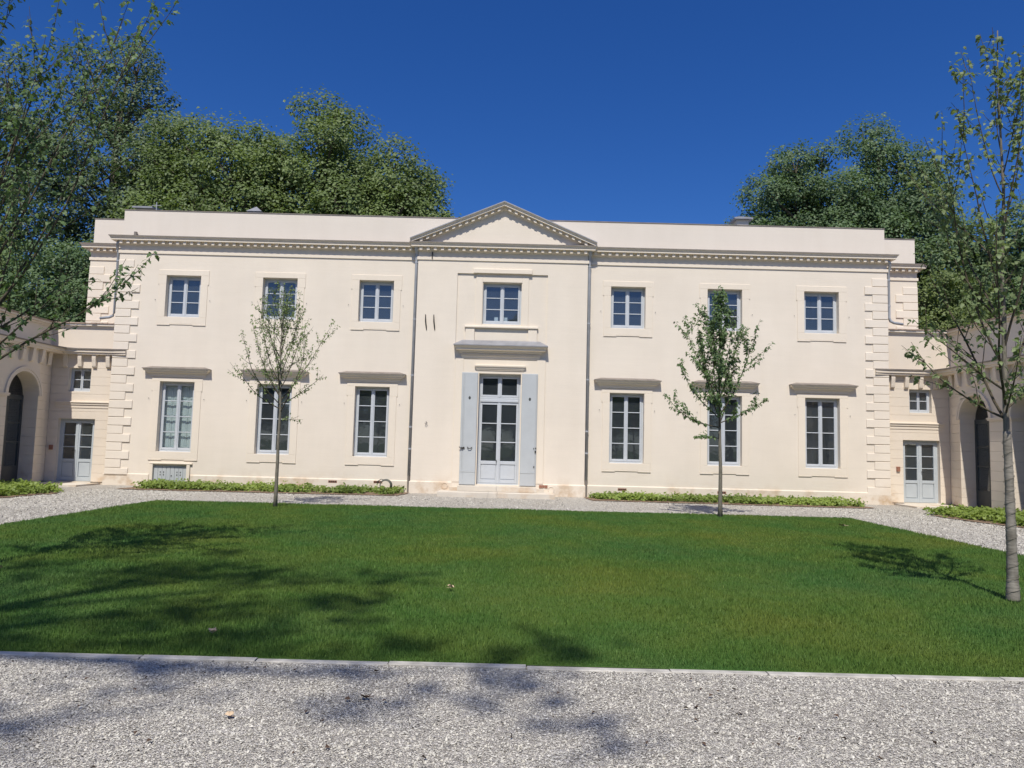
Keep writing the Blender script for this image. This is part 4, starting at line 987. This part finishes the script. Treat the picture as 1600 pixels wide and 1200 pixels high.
# ------------------------------------------------------------------ young trees on the lawn
def young_tree(label, base, H, fork, tr, nb, reach, leaf, mat, seed, wrap_h=None, nleaf=1.0, group='young trees on the lawn', low=(), step=.062, steep=0):
    g = np.random.default_rng(seed); o = empty('young_tree', base); tag(o, label, 'tree', group)
    # trunk with slight wander
    n = 14; tp = []
    wx = np.cumsum(g.normal(0, .018, n+1)); wy = np.cumsum(g.normal(0, .018, n+1))
    for i in range(n+1):
        t = i/n; tp.append(np.array([wx[i]*(t*1.2), wy[i]*(t*1.2), -.05+t*(H*.93+.05)]))
    rad = [max(.006, tr*(1-.35*min(1, (p[2]/fork))) if p[2] < fork else tr*.62*(1-(p[2]-fork)/(H-fork))**.9) for p in tp]; rad[0] = tr*1.25
    tb = MB(); tb.tube(tp, rad, 10)
    def at(z):
        for i in range(n):
            if tp[i+1][2] >= z:
                u = (z-tp[i][2])/(tp[i+1][2]-tp[i][2]); return tp[i]*(1-u)+tp[i+1]*u, rad[i]*(1-u)+rad[i+1]*u
        return tp[-1], rad[-1]
    tw = MB(); shoots = [(np.array([p for p in tp[-5:]]), .5)]
    ga = g.random()*6.28
    specs = []
    for i in range(nb):
        t = (i+.5)/nb; z = fork+(H*.86-fork)*t**1.15
        az = ga+i*2.39996+g.normal(0, .25); L = (H-z)*(.55+.2*g.random())*(1 if t > .1 else .85)
        el = R(48+steep+18*t+g.normal(0, 7)); specs.append((z, az, L, el, .55))
    for (z, az, L, el, upb) in low: specs.append((z, az, L, R(el), upb))
    for (z, az, L, el, upb) in specs:
        p, r = at(z); d = np.array([math.cos(az)*math.cos(el), math.sin(az)*math.cos(el), math.sin(el)])
        K = 9; pts = [p.copy()]; sl = L/K
        hr = reach*(.75+.5*g.random())
        for k in range(K):
            q = pts[-1]-at(pts[-1][2])[0]; out = math.hypot(q[0], q[1])
            d = d+np.array([0, 0, upb*.16*(1+1.2*(out > hr))])+g.normal(0, .055, 3); d /= np.linalg.norm(d); pts.append(pts[-1]+d*sl)
        pts = np.array(pts); b0 = min(r*.55, .006+.0062*L)
        (tb if b0 > .018 else tw).tube(pts, [max(.0025, b0*(1-.85*k/K)) for k in range(K+1)], 5, False)
        shoots.append((pts, .18))
        for k in range(int(2+L*2.4)):
            u = .18+.7*g.random(); i0 = int(u*K); s0 = pts[i0]*(1-(u*K-i0))+pts[i0+1]*(u*K-i0)
            dd = pts[min(i0+1, K)]-pts[max(i0-1, 0)]; dd /= np.linalg.norm(dd)
            side = g.normal(0, 1, 3); side -= side.dot(dd)*dd; side /= np.linalg.norm(side)
            d2 = dd*.65+side*.65+np.array([0, 0, .25]); d2 /= np.linalg.norm(d2); L2 = L*(.18+.25*g.random())*(1-.3*u)
            sp2 = [s0]; 
            for kk in range(4):
                d2 = d2+np.array([0, 0, .10])+g.normal(0, .06, 3); d2 /= np.linalg.norm(d2); sp2.append(sp2[-1]+d2*L2/4)
            tw.tube(sp2, [b0*.35, b0*.28, .004, .003, .002], 4, False); shoots.append((np.array(sp2), .15))
    tb.build('trunk', 'bark_young', o, True); tw.build('twigs', 'twig', o, True)
    if wrap_h:
        m_ = MB(); pts = []; rr = []; K = int(wrap_h/.018)
        for k in range(K+1):
            z = .015+wrap_h*k/K; p, r = at(z); pts.append(p); rr.append(r*1.06+.003+.0025*((k*.618) % 1 > .5)+.002*math.sin(k*.37))
        m_.tube(pts, rr, 16)
        wo = m_.build('trunk_wrap', 'trunk_wrap', o, True)
        s_ = MB(); sp3 = []
        for k in range(150):
            z = .04+(wrap_h-.06)*k/150; p, r = at(z); a_ = k*.55+.8*math.sin(k*.07); sp3.append(p+np.array([math.cos(a_), math.sin(a_), 0])*(r*1.08+.012)+np.array([0, 0, .0]))
        s_.tube(sp3, .0022, 4, False); s_.build('binding_cord', 'bark_young', wo)
    P = []; D = []; Nn = []
    for pts, st in shoots:
        seg = np.linalg.norm(np.diff(pts, axis=0), axis=1); cum = np.concatenate([[0], np.cumsum(seg)]); L = cum[-1]
        for c_ in np.arange(st*L, L, step/nleaf):
            if g.random() < .18: continue
            i0 = min(len(seg)-1, np.searchsorted(cum, c_)-1 if c_ > 0 else 0); i0 = max(0, i0); p = pts[i0]+(pts[i0+1]-pts[i0])*((c_-cum[i0])/seg[i0])
            for k in range(g.integers(2, 5)):
                a_ = g.random()*6.28; out = np.array([math.cos(a_), math.sin(a_), 0])
                P.append(p+out*.02+g.normal(0, .014, 3)); dr_ = out*.7+np.array([0, 0, -.75+.45*g.normal()]); D.append(dr_); Nn.append(np.array([0, -.35, .75])+out*.3+g.normal(0, .4, 3))
    P = np.array(P); V, F = leaves_lobed(P, np.array(Nn), leaf*(.55+.65*g.random(len(P))), np.array(D), g)
    np_mesh('crown', V, F, 3, mat, o)
    return o
young_tree('slender young tree with fine open crown, left of the door near the villa', (-4.72, -5.9, 0), 5.35, 2.05, .042, 24, .62, .056, 'leaf_young', 41, None, 1.05, low=((2.15, 3.05, 1.5, 22, .35), (2.25, .3, 1.15, 30, .2), (2.4, 2.6, 1.3, 42, .4), (1.95, -.2, .6, -5, .0)))
young_tree('slender young tree with upright leafy shoots, right of the door near the villa', (5.06, -5.6, 0), 5.5, 1.95, .048, 22, .42, .074, 'leaf_young_dark', 42, None, 2.1, steep=10, low=((2.0, 3.1, 1.5, 12, .35), (2.1, .05, 1.3, 22, .3), (2.2, 2.9, 1.55, 40, .4), (1.75, 3.2, .6, 10, .0)))
young_tree('larger young tree with wrapped trunk at the right edge of the lawn', (5.62, -14.33, 0), 6.6, 1.80, .047, 17, .8, .072, 'leaf_young', 43, 1.75, .8, low=((1.9, 2.7, 1.25, 28, .45), (2.2, 2.95, 1.2, 35, .4), (2.0, .4, 1.2, 30, .4), (1.95, 4.2, 1.0, 35, .4), (2.9, 3.0, 1.3, 50, .5)), step=.055)
young_tree('young tree reaching in from the left edge of the lawn', (-5.55, -14.3, 0), 7.3, 1.85, .052, 18, .85, .074, 'leaf_young_dark', 44, 1.7, .8, low=((1.95, .15, 2.5, 33, .35), (2.1, -.15, 1.7, 22, .3), (2.3, .5, 1.6, 40, .4), (2.0, 3.0, 1.3, 30, .4), (2.7, .1, 3.9, 63, .5), (3.1, -.3, 3.3, 60, .45), (2.4, .35, 4.1, 60, .45), (3.3, .6, 3.0, 64, .5)), step=.07)

# ------------------------------------------------------------------ planted beds
def bed(label, poly, seed, dens, hgt=.20):
    g = np.random.default_rng(seed); poly = np.array(poly)
    x0, y0 = poly.min(0); x1, y1 = poly.max(0)
    def inside(p):
        c_ = np.zeros(len(p), bool); j = len(poly)-1
        for i in range(len(poly)):
            a_, b_ = poly[i], poly[j]
            t = (a_[1] > p[:, 1]) != (b_[1] > p[:, 1]); xx = (b_[0]-a_[0])*(p[:, 1]-a_[1])/(b_[1]-a_[1]+1e-12)+a_[0]; c_ ^= t & (p[:, 0] < xx); j = i
        return c_
    area = (x1-x0)*(y1-y0); q = np.stack([x0+(x1-x0)*g.random(int(area*dens)), y0+(y1-y0)*g.random(int(area*dens))], 1); q = q[inside(q)]
    q = q[hnoise(q[:, 0], q[:, 1], 2.3, seed)+.25*g.random(len(q)) > .38]
    hh = hgt*(.45+.75*hnoise(q[:, 0], q[:, 1], 3.5, seed+1))
    m_ = 7; P = np.repeat(np.c_[q, hh*.55], m_, 0)+g.normal(0, 1, (len(q)*m_, 3))*np.array([.075, .075, .045]); P[:, 2] = np.clip(P[:, 2], .03, None)
    V, F = leaves_np(P, np.array([0, -.25, .9])+g.normal(0, .45, (len(P), 3)), .085*(.6+.7*g.random(len(P))), .1, .85, None, g)
    return V, F
BEDS = [('bed', 'yellow-green ground cover at the villa foot left of the steps', [(-10.15, -.06), (-10.25, -1.35), (-9.5, -1.5), (-2.95, -1.28), (-2.75, -.1)], 51),
        ('bed', 'yellow-green ground cover at the villa foot right of the steps', [(2.75, -.1), (2.85, -1.15), (9.8, -1.5), (10.3, -1.3), (10.2, -.06)], 52),
        ('bed', 'yellow-green ground cover along the left arcade wing', [(-11.9, -2.3), (-10.9, -3.4), (-11.3, -5.4), (-12.0, -9), (-13.24, -9), (-13.24, -2.0)], 53),
        ('bed', 'yellow-green ground cover along the right arcade wing', [(11.9, -2.5), (10.9, -3.4), (11.4, -5.6), (12.1, -9), (13.24, -9), (13.24, -2.2)], 54)]
for nm, lb, poly, sd in BEDS:
    g = np.random.default_rng(sd); c_ = np.mean(poly, 0); pts = []
    for i in range(len(poly)):
        a_, b_ = np.array(poly[i]), np.array(poly[(i+1) % len(poly)])
        for k in range(12):
            p = a_+(b_-a_)*k/12; d = (p-c_); d /= np.linalg.norm(d); toward = 0.0 if abs(p[1]) < .12 else .32
            pts.append((p[0]+d[0]*toward*.6+g.normal(0, .03), min(-.035, p[1]+(-toward if p[1] < -.2 else 0)+g.normal(0, .025)), .018))
    sb = MB(); sb.add(pts, [tuple(range(len(pts)))]); tag(sb.build('soil_bed', 'soil'), kind='structure')
    V, F = bed(lb, poly, sd, 120)
    o = np_mesh('ground_cover', V, F, 3, 'leaf_cover'); tag(o, lb, 'ground cover', kind='stuff')

# ------------------------------------------------------------------ small things
hz = empty('garden_hose', (-3.25, -.4, 0)); hz.scale = (.78, .78, .78); tag(hz, 'coiled dark garden hose by the vent left of the steps', 'hose')
hm = MB()
for k in range(4):
    pts = [((.19+.012*k)*math.cos(t), -.12+.05*k-.02*math.sin(2*t), .30+(.17+.012*k)*math.sin(t)) for t in [2*math.pi*j/28 for j in range(29)]]; hm.tube(pts, .016, 6, False)
hm.build('coil', 'hose_rubber', hz, True)
MB().tube([(-.05, .0, .48), (-.2, .15, .50), (-.36, .3, .42), (-.38, .33, .3)], .015, 6).build('hose_end', 'hose_rubber', hz, True)

def dead_leaf(label, x, y, s, mat, seed, z=.02, up=.35):
    g = np.random.default_rng(seed); mb = MB(); n = 11; a0 = g.random()*6.28; tilt = g.normal(0, .3)
    pts = []
    for k in range(n):
        t = 2*math.pi*k/n; r = s*(.32+.22*abs(math.cos(2.5*t))+.05*g.normal()); xx, yy = r*math.cos(t+a0), r*math.sin(t+a0)
        pts.append((xx, yy*.9, up*s*(.25+.6*g.random())+tilt*xx*.4))
    mb.add(pts+[(0, 0, .05*s)], [(k, (k+1) % n, n) for k in range(n)])
    mb.tube([(0, 0, .04*s), (s*.4*math.cos(a0), s*.4*math.sin(a0), .1*s), (s*.8*math.cos(a0), s*.8*math.sin(a0), .12*s)], s*.025, 4, False)
    tag(mb.build('fallen_leaf', mat, None, loc=(x, y, z)), label, 'leaf', 'fallen leaves')
dead_leaf('pale tan dry leaf on the lawn close to the near edging', -1.78, -16.55, .07, 'dry_leaf', 61, .05, .7)
dead_leaf('pale dry leaf in the middle of the lawn', -.18, -14.6, .07, 'dry_leaf', 62, .05, .7)
dead_leaf('dry leaf on the lawn at the far left edge of the picture', -4.95, -14.25, .09, 'dry_leaf', 63, .05, .7)
dead_leaf('dry leaf on the lawn corner towards the right wing door', 7.0, -7.3, .15, 'dry_leaf', 64, .05, .5)
dead_leaf('blackish curled leaf on the gravel left of centre near the lawn', -.42, -17.72, .06, 'dry_leaf_dark', 65, .012, .6)
dead_leaf('brown dry leaf on the shaded gravel at the left', -1.08, -18.05, .055, 'dry_leaf', 66, .012, .5)
def litter():
    g = np.random.default_rng(77); n = 90
    P = np.stack([-3.5+6.5*g.random(n), -18.9+1.7*g.random(n), np.full(n, .016)], 1)
    V, F = leaves_np(P, np.array([0, 0, 1.])+g.normal(0, .35, (n, 3)), .018+.022*g.random(n), .2, .7, None, g)
    tag(np_mesh('leaf_litter', V, F, 3, 'dry_leaf_dark'), 'scattered brown leaf bits on the gravel forecourt', 'leaf litter', kind='stuff')
litter()
